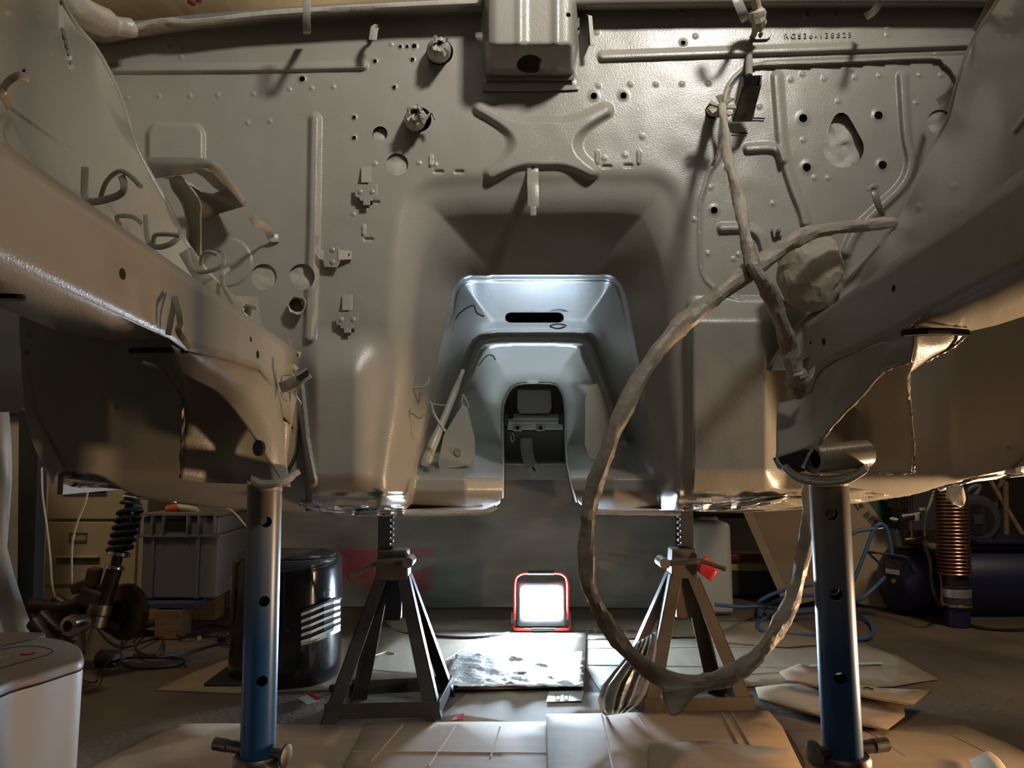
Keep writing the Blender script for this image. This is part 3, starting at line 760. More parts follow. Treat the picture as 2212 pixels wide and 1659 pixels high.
# bush sleeve in the horn
g = Geo(); a_ = P(1755, 992, 1.13); b_ = P(1868, 980, 1.17); ax = (b_ - a_)
g.lathe([(.0155, 0), (.021, 0), (.021, ax.length), (.0155, ax.length), (.0155, 0)], a_, ax, 28, cap=False)
sl = CAR.part('bush_sleeve', g, M['primer'], parent=hornr, smooth=True)
g = Geo(); g.lathe([(.012, .012), (.0155, .012)], a_, ax, 24); CAR.part('sleeve_bore', g, M['inside'], parent=hornr)
g = Geo(); g.prism([P(1684, 990, 1.155), P(1742, 970, 1.13), P(1752, 985, 1.13), P(1738, 1018, 1.13), P(1712, 1022, 1.14), P(1694, 1012, 1.15)], (0, .03, 0)); CAR.part('horn_hollow', g, M['inside'], parent=hornr)
g = Geo(); cc = P(1815, 928, 1.20); g.lathe([(.026, 0), (.032, .002), (.034, -.003), (.040, -.003), (.041, .004)], cc, (0.15, -1, -.1), 28); CAR.part('bush_ring', g, M['primer_dark'], parent=hornr, smooth=True)

# wheel housings behind the rails
la = cm([(48, 640), (42, 700), (48, 800), (56, 900), (72, 960), (96, 1010), (118, 1050), (128, 1022), (170, 1020), (212, 1026), (244, 1044), (290, 1070), (390, 1086), (500, 1098), (640, 1106)], 4)
lo_ = np.vstack([la, A2([(660, 1106), (660, 640)])])
sheet('wheel_housing', 20, 665, 640, 1112, 5, [(640, [(40, 1.15), (90, 1.19), (230, 1.26), (400, 1.30), (660, 1.36)]), (900, [(40, 1.15), (110, 1.20), (250, 1.27), (400, 1.30), (660, 1.36)]), (1030, [(40, 1.16), (120, 1.21), (250, 1.27), (400, 1.30), (660, 1.36)]),
      (1110, [(40, 1.2), (250, 1.42), (400, 1.42), (660, 1.46)])], lo_, dimples=[(64, 726, 6, .005), (248, 880, 9, .004), (222, 868, 6, .004), (150, 760, 5, .003)], beads=[([(58, 760), (80, 900), (140, 1010)], 6, .006)], m=M['primer'])
ra = cm([(1650, 1106), (1760, 1092), (1830, 1088), (1960, 1072), (2030, 1052), (2110, 1030), (2212, 1008), (2330, 985)], 4)
ro_ = np.vstack([A2([(1640, 600), ]), ra, A2([(2340, 600)])])
sheet('wheel_housing', 1640, 2345, 600, 1112, 5, [(600, [(1640, 1.36), (1850, 1.32), (2060, 1.26), (2340, 1.08)]), (950, [(1640, 1.36), (1850, 1.32), (2060, 1.26), (2340, 1.08)]), (1040, [(1640, 1.37), (1850, 1.33), (2060, 1.27), (2340, 1.12)]),
      (1110, [(1640, 1.46), (1850, 1.45), (2060, 1.42), (2340, 1.30)])], ro_, dimples=[(2175, 965, 8, -.004)], beads=[([(2212, 990), (2190, 1010)], 6, .006)], m=M['primer'])

# cowl lip across the top of the firewall
g = Geo()
A = [(60, 40), (150, 60), (215, 88), (290, 78), (420, 60), (650, 38), (900, 26), (1150, 20), (1500, 14), (1900, 12), (2200, 14)]
Bt = [(40, -70), (140, 0), (205, 48), (280, 46), (420, 32), (650, 14), (900, 2), (1150, -8), (1500, -14), (1900, -18), (2200, -16)]
rowU = [P(x, y + 6, 1.335) for x, y in A]
rowA = [P(x, y, 1.302) for x, y in A]; rowB = [P(x, (y + Bt[i][1]) / 2, 1.288) for i, (x, y) in enumerate(A)]; rowC = [P(x, y, 1.292) for x, y in Bt]
rowD = [P(x, y, 1.292) + Vector((0, .05, -.004)) for x, y in Bt]
g.patch([rowU, rowA, rowB, rowC, rowD], 5, 4)
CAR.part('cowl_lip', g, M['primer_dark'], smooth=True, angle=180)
g = Geo(); g.tube([P(118, -40, 1.10), P(165, 20, 1.14), (P(235, 52, 1.25)), P(280, 60, 1.275), P(290, 58, 1.28)], [.022, .024, .016, .010], 12, smooth=6)
CAR.part('cowl_corner_seal', g, M['sealer'], smooth=True)
g = Geo(); g.tube([P(286, 62, 1.288), P(350, 46, 1.288), P(420, 48, 1.288), P(560, 32, 1.288), P(760, 18, 1.286), P(1040, 4, 1.284)], .006, 8, smooth=6, wob=.25, seed=6)
CAR.part('seam_bead', g, M['sealer'], smooth=True)

# central upper channel with its flange
def chd(y, face):
    return float(np.interp(y, [-60, 95, 150, 172, 180, 200], [face, face, face + .055, 1.325, 1.331, 1.331]))
cols = [(1040, 1.335), (1043, 1.28), (1052, 1.245), (1070, 1.235), (1112, 1.235), (1122, 1.230), (1140, 1.237), (1190, 1.237), (1203, 1.230), (1216, 1.235), (1236, 1.240), (1245, 1.28), (1249, 1.335)]
rows = []
for y in (-60, 0, 95, 150, 168, 176, 199):
    rows.append((y, [(x, max(d, chd(y, d)) if y < 160 else min(1.331, max(d, chd(y, 1.3)))) for x, d in cols]))
hol = A2([(1145 + 29 * math.cos(a), 142 + (24 if math.sin(a) < 0 else 16) * math.sin(a)) for a in np.linspace(0, 6.1, 22)])
ch = sheet('centre_channel', 1038, 1253, -60, 199, 2.5, rows, A2([(1040, -60), (1043, 168), (1042, 196), (1140, 199), (1251, 193), (1250, 168), (1248, -60)]), holes=[hol, circ(1228, 32, 5, 12)], nblur=2)
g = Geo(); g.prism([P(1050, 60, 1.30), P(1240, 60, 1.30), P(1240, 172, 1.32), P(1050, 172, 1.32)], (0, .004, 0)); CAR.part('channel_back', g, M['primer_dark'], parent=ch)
g = Geo(); g.prism([P(1039, 38, 1.30), P(1043, 38, 1.30), P(1043, 62, 1.31), P(1039, 60, 1.31)], (0, .01, 0)); CAR.part('channel_tab', g, M['primer'], parent=ch); g = Geo(); g.prism([P(1247, 38, 1.30), P(1252, 38, 1.30), P(1252, 58, 1.31), P(1247, 60, 1.31)], (0, .01, 0)); CAR.part('channel_tab', g, M['primer'], parent=ch)

# ---- small welded brackets and clips
def plate(name, poly, off, th=.002, m=None, parent=None, dd=None, bevel=.0008):
    g = Geo(); ps = []
    for i, p in enumerate(poly):
        o_ = off[i] if hasattr(off, '__len__') else off
        ps.append(FP(p[0], p[1], o_) if dd is None else P(p[0], p[1], dd - o_))
    g.prism(ps, (0, th, 0)); return CAR.part(name, g, m or M['primer'], parent=parent, bevel=bevel)
def strip(name, pts, w, m=None, th=.002, parent=None, horizontal=False, smooth=5, wend=None):
    """a bent sheet strip: pts = (px, py, depth); w = half width in pixels"""
    g = Geo(); p = catmull(pts, smooth)
    n = len(p)
    L, R_ = [], []
    for i, (x, y, d) in enumerate(p):
        ww = w if wend is None else w + (wend - w) * i / (n - 1)
        if horizontal: L.append(P(x, y - ww, d)); R_.append(P(x, y + ww, d))
        else:
            a = p[max(i - 1, 0)]; b = p[min(i + 1, n - 1)]; dx, dy = b[0] - a[0], b[1] - a[1]; l = math.hypot(dx, dy) + 1e-6
            L.append(P(x - dy / l * ww, y + dx / l * ww, d)); R_.append(P(x + dy / l * ww, y - dx / l * ww, d))
    g.patch([L, R_], linear=True)
    return CAR.part(name, g, m or M['primer'], parent=parent, solid=th, smooth=True, angle=35, bevel=.0006)
clip = [(-24, 0), (24, 0), (24, 26), (15, 29), (15, 35), (8, 36), (8, 45), (-7, 45), (-7, 36), (-14, 35), (-15, 29), (-24, 27)]
for (cx, cy, rot) in ((791, 398, 0), (720, 536, 1), (750, 674, 0)):
    if rot == 0:
        b = plate('cable_clip', [(cx + x, cy + y) for x, y in clip], .014)
        plate('clip_tab', [(cx - 11, cy - 38), (cx + 11, cy - 38), (cx + 11, cy - 4), (cx - 11, cy - 4)], [.004, .004, .016, .016], parent=b)
        g = Geo(); g.lathe([(.002, -.0005), (.0035, -.0008)], FP(cx, cy - 30, .006), (0, -1, 0), 12); CAR.part('dark_disc', g, M['inside'], parent=b)  # near-black disc stands in for the hole in the tab
    else:
        b = plate('cable_clip', [(cx - 34, cy), (cx - 20, cy + 4), (cx - 20, cy - 2), (cx + 4, cy - 6), (cx + 14, cy), (cx + 14, cy + 30), (cx + 8, cy + 42), (cx - 20, cy + 40), (cx - 22, cy + 26), (cx - 34, cy + 22)], .014)
        plate('clip_tab', [(cx + 10, cy + 2), (cx + 40, cy + 6), (cx + 40, cy + 24), (cx + 10, cy + 26)], [.016, .006, .006, .016], parent=b)
        g = Geo(); g.lathe([(.002, -.0005), (.0035, -.0008)], FP(cx + 31, cy + 14, .009), (0, -1, 0), 12); CAR.part('dark_disc', g, M['inside'], parent=b)  # near-black disc for the tab's hole
    for sx in (-13, 13):
        g = Geo(); g.lathe([(.0005, .0018), (.004, .001), (.005, 0)], FP(cx + (sx if not rot else -2), cy + (16 if not rot else 16 + sx), .0145), (0, -1, 0), 12); CAR.part('spot_weld', g, M['primer'], parent=b, smooth=True)
b = strip('centre_strap', [(1151, 352, 1.331), (1151, 372, 1.331), (1151, 380, 1.322), (1151, 392, 1.305), (1152, 420, 1.300), (1152, 447, 1.300)], 12.5)
strip('strap_tongue', [(1152, 446, 1.300), (1152, 465, 1.300)], 6.5, parent=b)
g = Geo(); g.lathe([(.0018, 0), (.0035, -.0006)], P(1151, 360, 1.329), (0, -1, 0), 12); CAR.part('dark_disc', g, M['inside'], parent=b)  # near-black disc on the strap
b = strip('lip_strap', [(663, -20, 1.215), (663, 20, 1.212), (662, 45, 1.22), (663, 68, 1.235)], 8.5)
strip('strap_foot', [(663, 66, 1.235), (663, 73, 1.31)], 8, parent=b)
strip('firewall_tab', [(812, 50, 1.33), (811, 60, 1.315), (809, 62, 1.29), (805, 87, 1.285)], 8.5)
g = Geo(); g.prism([P(1268, 32, 1.30), P(1279, 34, 1.30), P(1284, 96, 1.30), P(1273, 98, 1.30)], (0, .002, 0)); g.prism([P(1268, 32, 1.30), P(1266, 28, 1.335), P(1271, 96, 1.335), P(1273, 98, 1.30)], (.002, 0, 0))
CAR.part('angle_bracket', g, M['primer'])
# bent tab low left of the firewall
b = strip('bent_tab', [(602, 514, 1.333), (586, 514, 1.325), (580, 500, 1.31), (566, 488, 1.285), (552, 480, 1.265), (544, 466, 1.255)], 8.5)
# battery / servo shelf at the left
g = Geo()
g.patch([[P(*p) for p in r] for r in ([(290, 340, 1.34), (360, 340, 1.22), (420, 341, 1.15), (446, 344, 1.13), (470, 354, 1.13), (500, 390, 1.19), (531, 434, 1.28)],
                                       [(300, 384, 1.34), (345, 384, 1.24), (395, 371, 1.17), (430, 364, 1.14), (456, 368, 1.135), (488, 400, 1.19), (526, 446, 1.28)])], 5, 2)
shelf = CAR.part('bracket_shelf', g, M['primer'], smooth=True, solid=.003, angle=40)
g = Geo()
outer = [(346, 382, 1.25), (395, 369, 1.18), (436, 364, 1.15), (458, 372, 1.15), (490, 404, 1.20), (527, 445, 1.29), (470, 462, 1.335), (430, 478, 1.335), (418, 420, 1.30), (372, 388, 1.27)]
inner_ = [(368, 378, 1.24), (395, 376, 1.20), (420, 370, 1.18), (440, 382, 1.18), (462, 404, 1.23), (476, 412, 1.26), (462, 418, 1.28), (436, 414, 1.28), (412, 398, 1.27), (385, 386, 1.26)]
vo = [P(*p) for p in outer]; vi = [P(*p) for p in inner_]; n_ = len(vo)
g.add(vo + vi, [(i, (i + 1) % n_, (i + 1) % n_ + n_, i + n_) for i in range(n_)])
CAR.part('shelf_web', g, M['primer_dark'], parent=shelf, solid=.002)
g = Geo(); g.patch([[P(366, 386, 1.22), P(386, 380, 1.20), P(402, 392, 1.20)], [P(372, 406, 1.24), P(402, 420, 1.23), P(432, 434, 1.22)], [P(396, 446, 1.26), P(404, 456, 1.25), P(434, 470, 1.24)], [P(404, 500, 1.30), P(412, 520, 1.29), P(434, 540, 1.28)], [P(404, 560, 1.32), P(412, 590, 1.31), P(436, 600, 1.30)]], 4, 5)
CAR.part('shelf_leg', g, M['primer'], parent=shelf, smooth=True, solid=.003)
# hooks and clips along the left wing
b = strip('hook_strap', [(184, 360, .86), (183, 420, .86), (196, 436, .85), (240, 428, .83), (264, 416, .82), (268, 398, .82), (262, 380, .83)], 8)
g = Geo(); g.tube([P(218, 424, .88), P(228, 396, .86), P(246, 376, .84), (P(264, 370, .83)), P(284, 382, .82), P(304, 403, .81)], .0028, 8, smooth=5); CAR.part('hook_wire', g, M['primer'], parent=b, smooth=True)
b = strip('hook_strap', [(315, 464, .97), (317, 500, .965), (322, 524, .96), (340, 534, .95), (366, 528, .94), (384, 514, .94), (392, 496, .95)], 6)
g = Geo(); g.tube([P(332, 522, .96), P(336, 508, .95), P(360, 506, .94), P(388, 508, .94)], .003, 8, smooth=5); CAR.part('hook_wire', g, M['primer'], parent=b, smooth=True)
strip('small_bracket', [(262, 486, .98), (252, 470, .97), (268, 466, .96), (290, 470, .95), (306, 482, .94)], 5)
b = strip('hook_strap', [(404, 540, 1.06), (412, 570, 1.05), (424, 586, 1.04), (440, 588, 1.03), (470, 580, 1.02), (484, 566, 1.02), (480, 545, 1.03), (466, 542, 1.04)], 4.5)
g = Geo(); g.tube([P(434, 572, 1.05), P(438, 552, 1.04), P(452, 544, 1.03), P(470, 550, 1.03)], .003, 8, smooth=5); CAR.part('hook_wire', g, M['primer'], parent=b, smooth=True)
strip('hook_strap', [(496, 580, 1.13), (482, 590, 1.12), (480, 610, 1.12), (492, 636, 1.12), (506, 656, 1.13)], 5)
strip('wing_stiffener', [(400, 540, 1.10), (430, 590, 1.11), (470, 630, 1.13), (520, 670, 1.15)], 16, m=M['primer'])
b = strip('small_bracket', [(518, 672, 1.27), (520, 662, 1.26), (538, 661, 1.25), (556, 667, 1.24)], 4)
strip('bracket_tongue', [(538, 664, 1.26), (534, 684, 1.27)], 8, parent=b)
b = strip('hook_strap', [(0, 214, .70), (8, 190, .69), (24, 172, .68), (44, 164, .68), (66, 172, .69)], 9)
strip('hook_strap', [(-30, 190, .66), (0, 200, .66), (14, 215, .67), (22, 232, .69)], 10)
# taped strut hanging on the left rail
b = strip('taped_tie', [(378, 640, .80), (376, 660, .795), (370, 690, .79), (364, 724, .79)], 7, m=M['primer'])
strip('tie_tail', [(378, 642, .795), (386, 670, .785), (390, 700, .785), (386, 714, .785), (398, 734, .79), (412, 752, .80)], 7, parent=b, m=M['primer'])
# clip at the foot of the left rail with wires
b = strip('slotted_clip', [(606, 838, 1.19), (622, 832, 1.18), (645, 820, 1.17), (668, 805, 1.17)], 12, m=M['primer'])
g = Geo(); g.tube([P(642, 818, 1.165), P(655, 810, 1.165), P(666, 802, 1.165)], .0035, 8); CAR.part('slot', g, M['inside'], parent=b)
for pts in (([607, 846], [612, 860], [620, 866]), ([626, 846], [627, 862], [629, 866]), ([638, 842], [640, 856], [650, 870], [648, 874]), ([608, 826], [610, 812], [630, 810], [636, 816])):
    g = Geo(); g.tube([P(x, y, 1.18) for x, y in pts], .0014, 6, smooth=4); CAR.part('wire_end', g, M['primer'], parent=b)
g = Geo(); g.lathe([(.004, 0), (.006, .002), (.006, .006), (.003, .009), (.003, .02)], P(640, 768, 1.31), (.6, -1, .1), 10); CAR.part('stud', g, M['primer'], smooth=True)
g = Geo(); g.prism([P(600, 732, 1.30), P(628, 731, 1.30), P(629, 760, 1.30), P(632, 790, 1.31)], (0, .002, 0)); CAR.part('small_bracket', g, M['primer'])
# clips at the top right
strip('lip_clip', [(1584, -20, 1.22), (1596, 10, 1.22), (1608, 36, 1.24), (1612, 44, 1.30)], 11, m=M['primer'])
b = strip('lip_clip', [(1905, -20, 1.20), (1900, 4, 1.21), (1888, 24, 1.24), (1870, 36, 1.29)], 8)
strip('lip_clip', [(2150, -10, 1.16), (2134, 20, 1.18), (2118, 50, 1.22), (2108, 68, 1.26)], 9, m=M['primer_dark'])
b = plate('small_plate', [(1622, 72), (1628, 66), (1655, 64), (1666, 69), (1666, 78), (1658, 84), (1634, 85), (1624, 82)], .006, th=.003)
g = Geo(); g.lathe([(.004, 0), (.004, .004), (.0025, .006), (.0025, .009)], FP(1643, 74, .006), (0, -1, 0), 6); CAR.part('bolt', g, M['primer_dark'], parent=b)
b = strip('wing_clip', [(1888, 408, 1.24), (1890, 405, 1.20), (1892, 425, 1.19), (1900, 450, 1.195), (1908, 466, 1.21)], 11, m=M['primer_dark'], wend=5)
strip('clip_head', [(1874, 412, 1.19), (1884, 402, 1.19), (1895, 400, 1.19)], 4, parent=b)
b = plate('nut_plate', [(1668, 492), (1688, 490), (1692, 508), (1672, 512)], .008, th=.004)
g = Geo(); g.lathe([(.004, 0), (.004, .005), (.002, .008)], FP(1681, 500, .01), (0, -1, 0), 6); CAR.part('nut', g, M['steel'], parent=b)
strip('wing_clip', [(2064, 190, 1.20), (2050, 204, 1.22), (2036, 214, 1.25), (2026, 220, 1.29)], 8)
# stamped body number
letters('RGS36-138825', .0135, 'stamped_number', M['primer'], fw, CAR.loc, FP(1694, 83, .0012), Matrix.Rotation(math.radians(90), 3, 'X') @ Matrix.Rotation(math.radians(1.2), 3, 'Z'), .0010, space=1.55)

# pins under the pedal plate
g = Geo(); g.tube([FP(1622, 255, .004), FP(1652, 256, .004)], .0012, 6); CAR.part('pin', g, M['inside'])
g = Geo(); g.tube([FP(1582, 287, .004), FP(1615, 288, .004)], .0012, 6); CAR.part('pin', g, M['inside'])

# ---- tunnel: gearbox plates, clips
plate('gearbox_plate', [(946, 1000), (958, 940), (1000, 872), (1010, 885), (1026, 948), (1026, 985), (1012, 1004), (990, 1010), (950, 1014)], 0, th=.004, dd=1.60, m=M['primer'])
g = Geo(); g.lathe([(.001, .001), (.007, .0015), (.009, 0)], P(989, 977, 1.598), (0, -1, 0), 16); CAR.part('plate_hole', g, M['primer_dark'])
plate('gearbox_plate', [(1264, 862), (1272, 834), (1290, 828), (1300, 850), (1355, 1002), (1348, 1014), (1300, 1002), (1272, 988), (1263, 960)], 0, th=.004, dd=1.62, m=M['primer'])
g = Geo(); g.tube([P(917, 1008, 1.55), P(935, 960, 1.56), P(965, 890, 1.60), P(1000, 800, 1.66)], [.012, .010, .008, .005], 10, smooth=4); CAR.part('tunnel_flange_rod', g, M['primer'], smooth=True)
for pts, d0, r in (([(877, 812), (876, 828), (890, 836), (912, 836), (924, 826), (926, 812)], 1.40, .0022), ([(862, 878), (858, 900), (872, 902), (890, 892), (905, 902), (918, 896)], 1.40, .0025),
                   ([(932, 872), (936, 890), (948, 912), (962, 932)], 1.50, .0028), ([(926, 862), (934, 872), (964, 876)], 1.5, .0012),
                   ([(982, 715), (984, 690), (998, 672), (1022, 660), (1030, 676), (1046, 684)], 1.56, .0018), ([(1034, 790), (1050, 770), (1064, 768), (1070, 778)], 2.02, .002),
                   ([(1000, 852), (1012, 876), (1004, 884), (998, 870), (1000, 852)], 1.66, .0016)):
    g = Geo(); g.tube([P(x, y, d0) for x, y in pts], r, 7, smooth=5); CAR.part('wire_clip', g, M['primer'], smooth=True)
strip('pipe_clip', [(1318, 968, 1.6), (1335, 962, 1.58), (1352, 972, 1.58)], 5) if False else None
g = Geo(); g.tube([P(1188, 704, 1.8), P(1205, 700, 1.78), P(1222, 704, 1.8), P(1206, 710, 1.8), P(1188, 706, 1.8)], .002, 6, smooth=4); CAR.part('wire_clip', g, M['primer_dark'], smooth=True)

g = Geo(); g.tube([P(x, y, 1.43) for x, y in ((868, 1110), (920, 1110), (1000, 1108), (1052, 1104), (1072, 1094))], .0045, 8, smooth=4, wob=.3, seed=3); CAR.part('pan_edge_stop', g, M['sealer'], smooth=True)  # lip added along the pan edge to block work lamp light
g = Geo(); g.tube([P(x, y, 1.43) for x, y in ((1262, 1096), (1290, 1105), (1380, 1108), (1470, 1109))], .0045, 8, smooth=4, wob=.3, seed=5); CAR.part('pan_edge_stop', g, M['sealer'], smooth=True)  # matching added lip on the right pan
# ---- floor pans, under the cabin
pan_l = Geo(); pan_l.patch([[(-.74, 1.48, .527), (-.60, 1.50, .503), (-.30, 1.50, .492), (-.06, 1.58, .497)], [(-.74, 2.1, .53), (-.60, 2.1, .50), (-.30, 2.1, .478), (-.055, 2.1, .49)], [(-.74, 2.95, .52), (-.6, 2.95, .49), (-.3, 2.95, .49), (-.05, 2.95, .50)]], 4, 6)
CAR.part('floor_pan', pan_l, M['primer'], smooth=True, solid=.003)
pan_r = Geo(); pan_r.patch([[(.22, 1.58, .497), (.45, 1.50, .492), (.70, 1.50, .515), (.86, 1.46, .560)], [(.225, 2.1, .49), (.45, 2.1, .478), (.7, 2.1, .52), (.86, 2.1, .56)], [(.23, 2.95, .50), (.45, 2.95, .49), (.7, 2.95, .49), (.86, 2.95, .52)]], 4, 6)
CAR.part('floor_pan', pan_r, M['primer'], smooth=True, solid=.003)
# inner walls of the tunnel behind its mouth
g = Geo()
c4 = [tuple(p) for p in C4 if p[1] < 1086][::3]
g.patch([[P(x, y, 2.60) for x, y in c4], [P(1156 + (x - 1156) * .92, y if y > 905 else 905 + (y - 905) * .94, 3.0) for x, y in c4]], 1, 3, linear=True)
tn = CAR.part('tunnel_rear', g, M['primer'], smooth=True, solid=.003, angle=180)
g = Geo(); g.patch([[(-.05, 1.60, .497), (-.052, 2.1, .49), (-.05, 2.6, .495)], [(-.05, 1.62, .80), (-.052, 2.1, .84), (-.05, 2.6, .80)]], 3, 3); CAR.part('tunnel_wall', g, M['primer'], smooth=True, solid=.003) if False else None
def fr(name, poly, d, th, m=M['primer'], parent=None, bevel=.002):
    g = Geo(); g.prism([P(x, y, d) for x, y in poly], (0, th, 0)); return CAR.part(name, g, m, parent=parent, bevel=bevel)
tb = fr('tunnel_box', [(1118, 842), (1190, 842), (1192, 880), (1186, 894), (1124, 894), (1117, 880)], 2.72, .10)
fr('cross_bar', [(1092, 904), (1216, 904), (1216, 914), (1092, 914)], 2.70, .03, m=M['primer_dark'])
fr('bar_face', [(1096, 914), (1216, 914), (1216, 928), (1096, 928)], 2.74, .01)
g = Geo(); g.patch([[P(1110, 894, 2.76), P(1205, 894, 2.76)], [P(1108, 905, 2.66), P(1206, 905, 2.66)]], 3, 3); CAR.part('tunnel_ledge', g, M['primer'], solid=.003)
for x in (1118, 1168):
    t_ = fr('hanger_tab', [(x - 10, 915), (x + 10, 915), (x + 10, 931), (x - 10, 931)], 2.69, .004, m=M['primer_dark'])
    g = Geo(); g.lathe([(.002, .001), (.006, .001)], P(x, 924, 2.688), (0, -1, 0), 14); CAR.part('tab_hole', g, M['white_plastic'], parent=t_)
for sx in (1093, 1211):
    fr('bar_end', [(sx - 4, 894), (sx + 5, 894), (sx + 5, 918), (sx - 4, 916)], 2.66, .03, m=M['black_matt'])
g = Geo(); rows_ = []
for y, d in ((925, 3.00), (950, 3.00), (975, 2.99), (992, 2.96), (999, 2.90), (1003, 2.90)):
    rows_.append([P(x, y, d) for x in (1040, 1130, 1200, 1280)])
g.patch(rows_, 3, 2); CAR.part('rear_panel', g, M['primer'], smooth=True, solid=.003)
fr('rear_beam', [(1040, 1002), (1280, 1002), (1280, 1036), (1040, 1036)], 2.93, .05)
b = strip('tank_strap', [(1137, 946, 2.90), (1138, 970, 2.89), (1143, 995, 2.86), (1150, 1012, 2.84)], 13)
strip('strap_end', [(1149, 1006, 2.84), (1160, 1026, 2.83)], 12, parent=b)
g = Geo(); g.tube([P(1150, 1008, 2.825), P(1156, 1018, 2.825)], .004, 8); CAR.part('keyhole', g, M['inside'], parent=b)
g = Geo(); g.tube([P(1107, 936, 2.68), P(1103, 945, 2.68), P(1107, 955, 2.68), P(1111, 945, 2.68), P(1107, 936, 2.68)], .0015, 6, smooth=3); CAR.part('wire_loop', g, M['chrome'])

# ---- plugged holes: crumpled masking discs set into the round holes
def crumple_disc(px, py, r, off, seed, m='paper_grey', n=9):
    g = Geo(); rnd = random.Random(seed); c = FP(px, py) if False else None
    d = 1.337 + off
    vs = []; fs = []
    for i in range(n + 1):
        for k in range(20):
            a = 2 * math.pi * k / 20; rr = r * 1.12 * i / n
            x = px + rr * math.cos(a); y = py + rr * math.sin(a)
            z = (.3 + off * 35) * (.006 * noise.noise(Vector((x * .045, y * .045 + seed, seed))) + .003 * abs(noise.noise(Vector((x * .02 + seed, y * .09 + x * .03, 3)))))
            vs.append(P(x, y, d + z))
    for i in range(n):
        for k in range(20):
            k2 = (k + 1) % 20; fs.append((i * 20 + k, i * 20 + k2, (i + 1) * 20 + k2, (i + 1) * 20 + k))
    g.add(vs, fs); return g
def plug(px, py, r, off, seed, label, m='paper_grey'):
    single('masking_plug', label, 'masking plug', crumple_disc(px, py, r, off, seed), M[m], P(px, py, 1.34), smooth=True, angle=25, normals=False)
plug(570, 598, 28, .003, 3, 'taped round hole with two creases across it, left of the other', 'paper_grey')
plug(652, 598, 28, .003, 9, 'taped round hole with a split crease beside the long vertical bead', 'paper_grey')
plug(858, 355, 24, .003, 14, 'taped round hole with a folded flap, up and right of the cross-shaped clip', 'paper_grey')
plug(821, 291, 13, .007, 21, 'small triangular paper plug in a hole, above the larger taped hole', 'paper_grey')
plug(1822, 308, 52, .022, 30, 'crumpled masking sheet behind the teardrop-shaped hole in the pedal plate', 'paper_grey')
plug(2030, 264, 28, .010, 34, 'crumpled masking behind the round hole at the right wing edge', 'paper_grey')
g = Geo(); n_ = 16; rnd = random.Random(5)
vs = []
for i, (rr, off) in enumerate(((13, .02), (15, 0), (17, -.014), (19, -.020))):
    for k in range(n_):
        a = 6.2832 * k / n_; q = rr * (1 + (.2 * (rnd.random() - .3) if i > 1 else 0)); vs.append(P(641 + q * math.cos(a), 659 + q * math.sin(a), 1.336 + off))
g.add(vs, [(i * n_ + k, i * n_ + (k + 1) % n_, (i + 1) * n_ + (k + 1) % n_, (i + 1) * n_ + k) for i in range(3) for k in range(n_)])
single('masking_plug', 'torn open masking cup poking out of the small hole beside the vertical bead', 'masking plug', g, M['paper_grey'], P(641, 659, 1.33), smooth=True, angle=20, solid=.001)
def bud(px, py, r, L, seed, label, tail=None):
    """a twisted paper bung sticking out of a hole"""
    T_ = Thing('masking_bung', label, 'masking bung', P(px, py, 1.32))
    rnd = random.Random(seed); g = Geo(); n = 18; vs = []
    prof = [(r * .98, .012), (r * 1.0, -.2 * L), (r * 1.02, -.5 * L), (r * .85, -.8 * L), (r * .55, -1.0 * L), (r * .2, -.92 * L)]
    for i, (rr, off) in enumerate(prof):
        for k in range(n):
            a = 6.2832 * k / n; q = rr * (1 + .25 * (rnd.random() - .5) * (i / 3)); o_ = off + .3 * L * (rnd.random() - .5) * (i > 2)
            p = P(px, py + i * -4.5, 1.335 + o_); s_ = 1.335 / F
            vs.append(p + Vector((q * math.cos(a) * s_, 0, q * math.sin(a) * s_)))
    g.add(vs, [(i * n + k, i * n + (k + 1) % n, (i + 1) * n + (k + 1) % n, (i + 1) * n + k) for i in range(len(prof) - 1) for k in range(n)])
    T_.part('bung', g, M['paper_grey'], smooth=True, angle=18, solid=.0008)
    g = Geo()
    for k in range(3):
        a = k * 2.1 + seed
        g.patch([[P(px + 10 * math.cos(a), py - 18 + 6 * math.sin(a), 1.29), P(px + 18 * math.cos(a), py - 24 + 6 * math.sin(a), 1.285)], [P(px + 14 * math.cos(a) + 4, py - 36 + 4 * math.sin(a), 1.28), P(px + 20 * math.cos(a), py - 34 + 6 * math.sin(a), 1.275)]], linear=True)
    T_.part('torn_edge', g, M['paper_grey'], solid=.0008)
    if tail:
        g = Geo(); g.tube([P(x, y, 1.30) for x, y in tail], [.004, .005, .0045, .003], 8, flat=.4, smooth=4); T_.part('tail', g, M['paper_grey'], smooth=True)
bud(948, 116, 26, .055, 2, 'crumpled grey paper bung in the hole left of the centre channel')
bud(897, 264, 24, .055, 7, 'grey paper bung with a curled tail, below the plain bung', tail=[(915, 268), (925, 250), (934, 246), (939, 258)])
# unseen box added over the cabin to stop lamp light leaking upwards
g = Geo(); g.box((.05, 2.28, 1.335), (1.72, 1.78, .01)); CAR.part('light_stop_top', g, M['paper'])
g = Geo(); g.box((-.81, 2.28, .93), (.01, 1.78, .80)); CAR.part('light_stop_side', g, M['primer_dark'])
g = Geo(); g.box((.91, 2.28, .95), (.01, 1.78, .77)); CAR.part('light_stop_side', g, M['primer_dark'])
g = Geo(); g.box((.05, 3.17, .94), (1.72, .01, .80)); CAR.part('light_stop_back', g, M['primer_dark'])
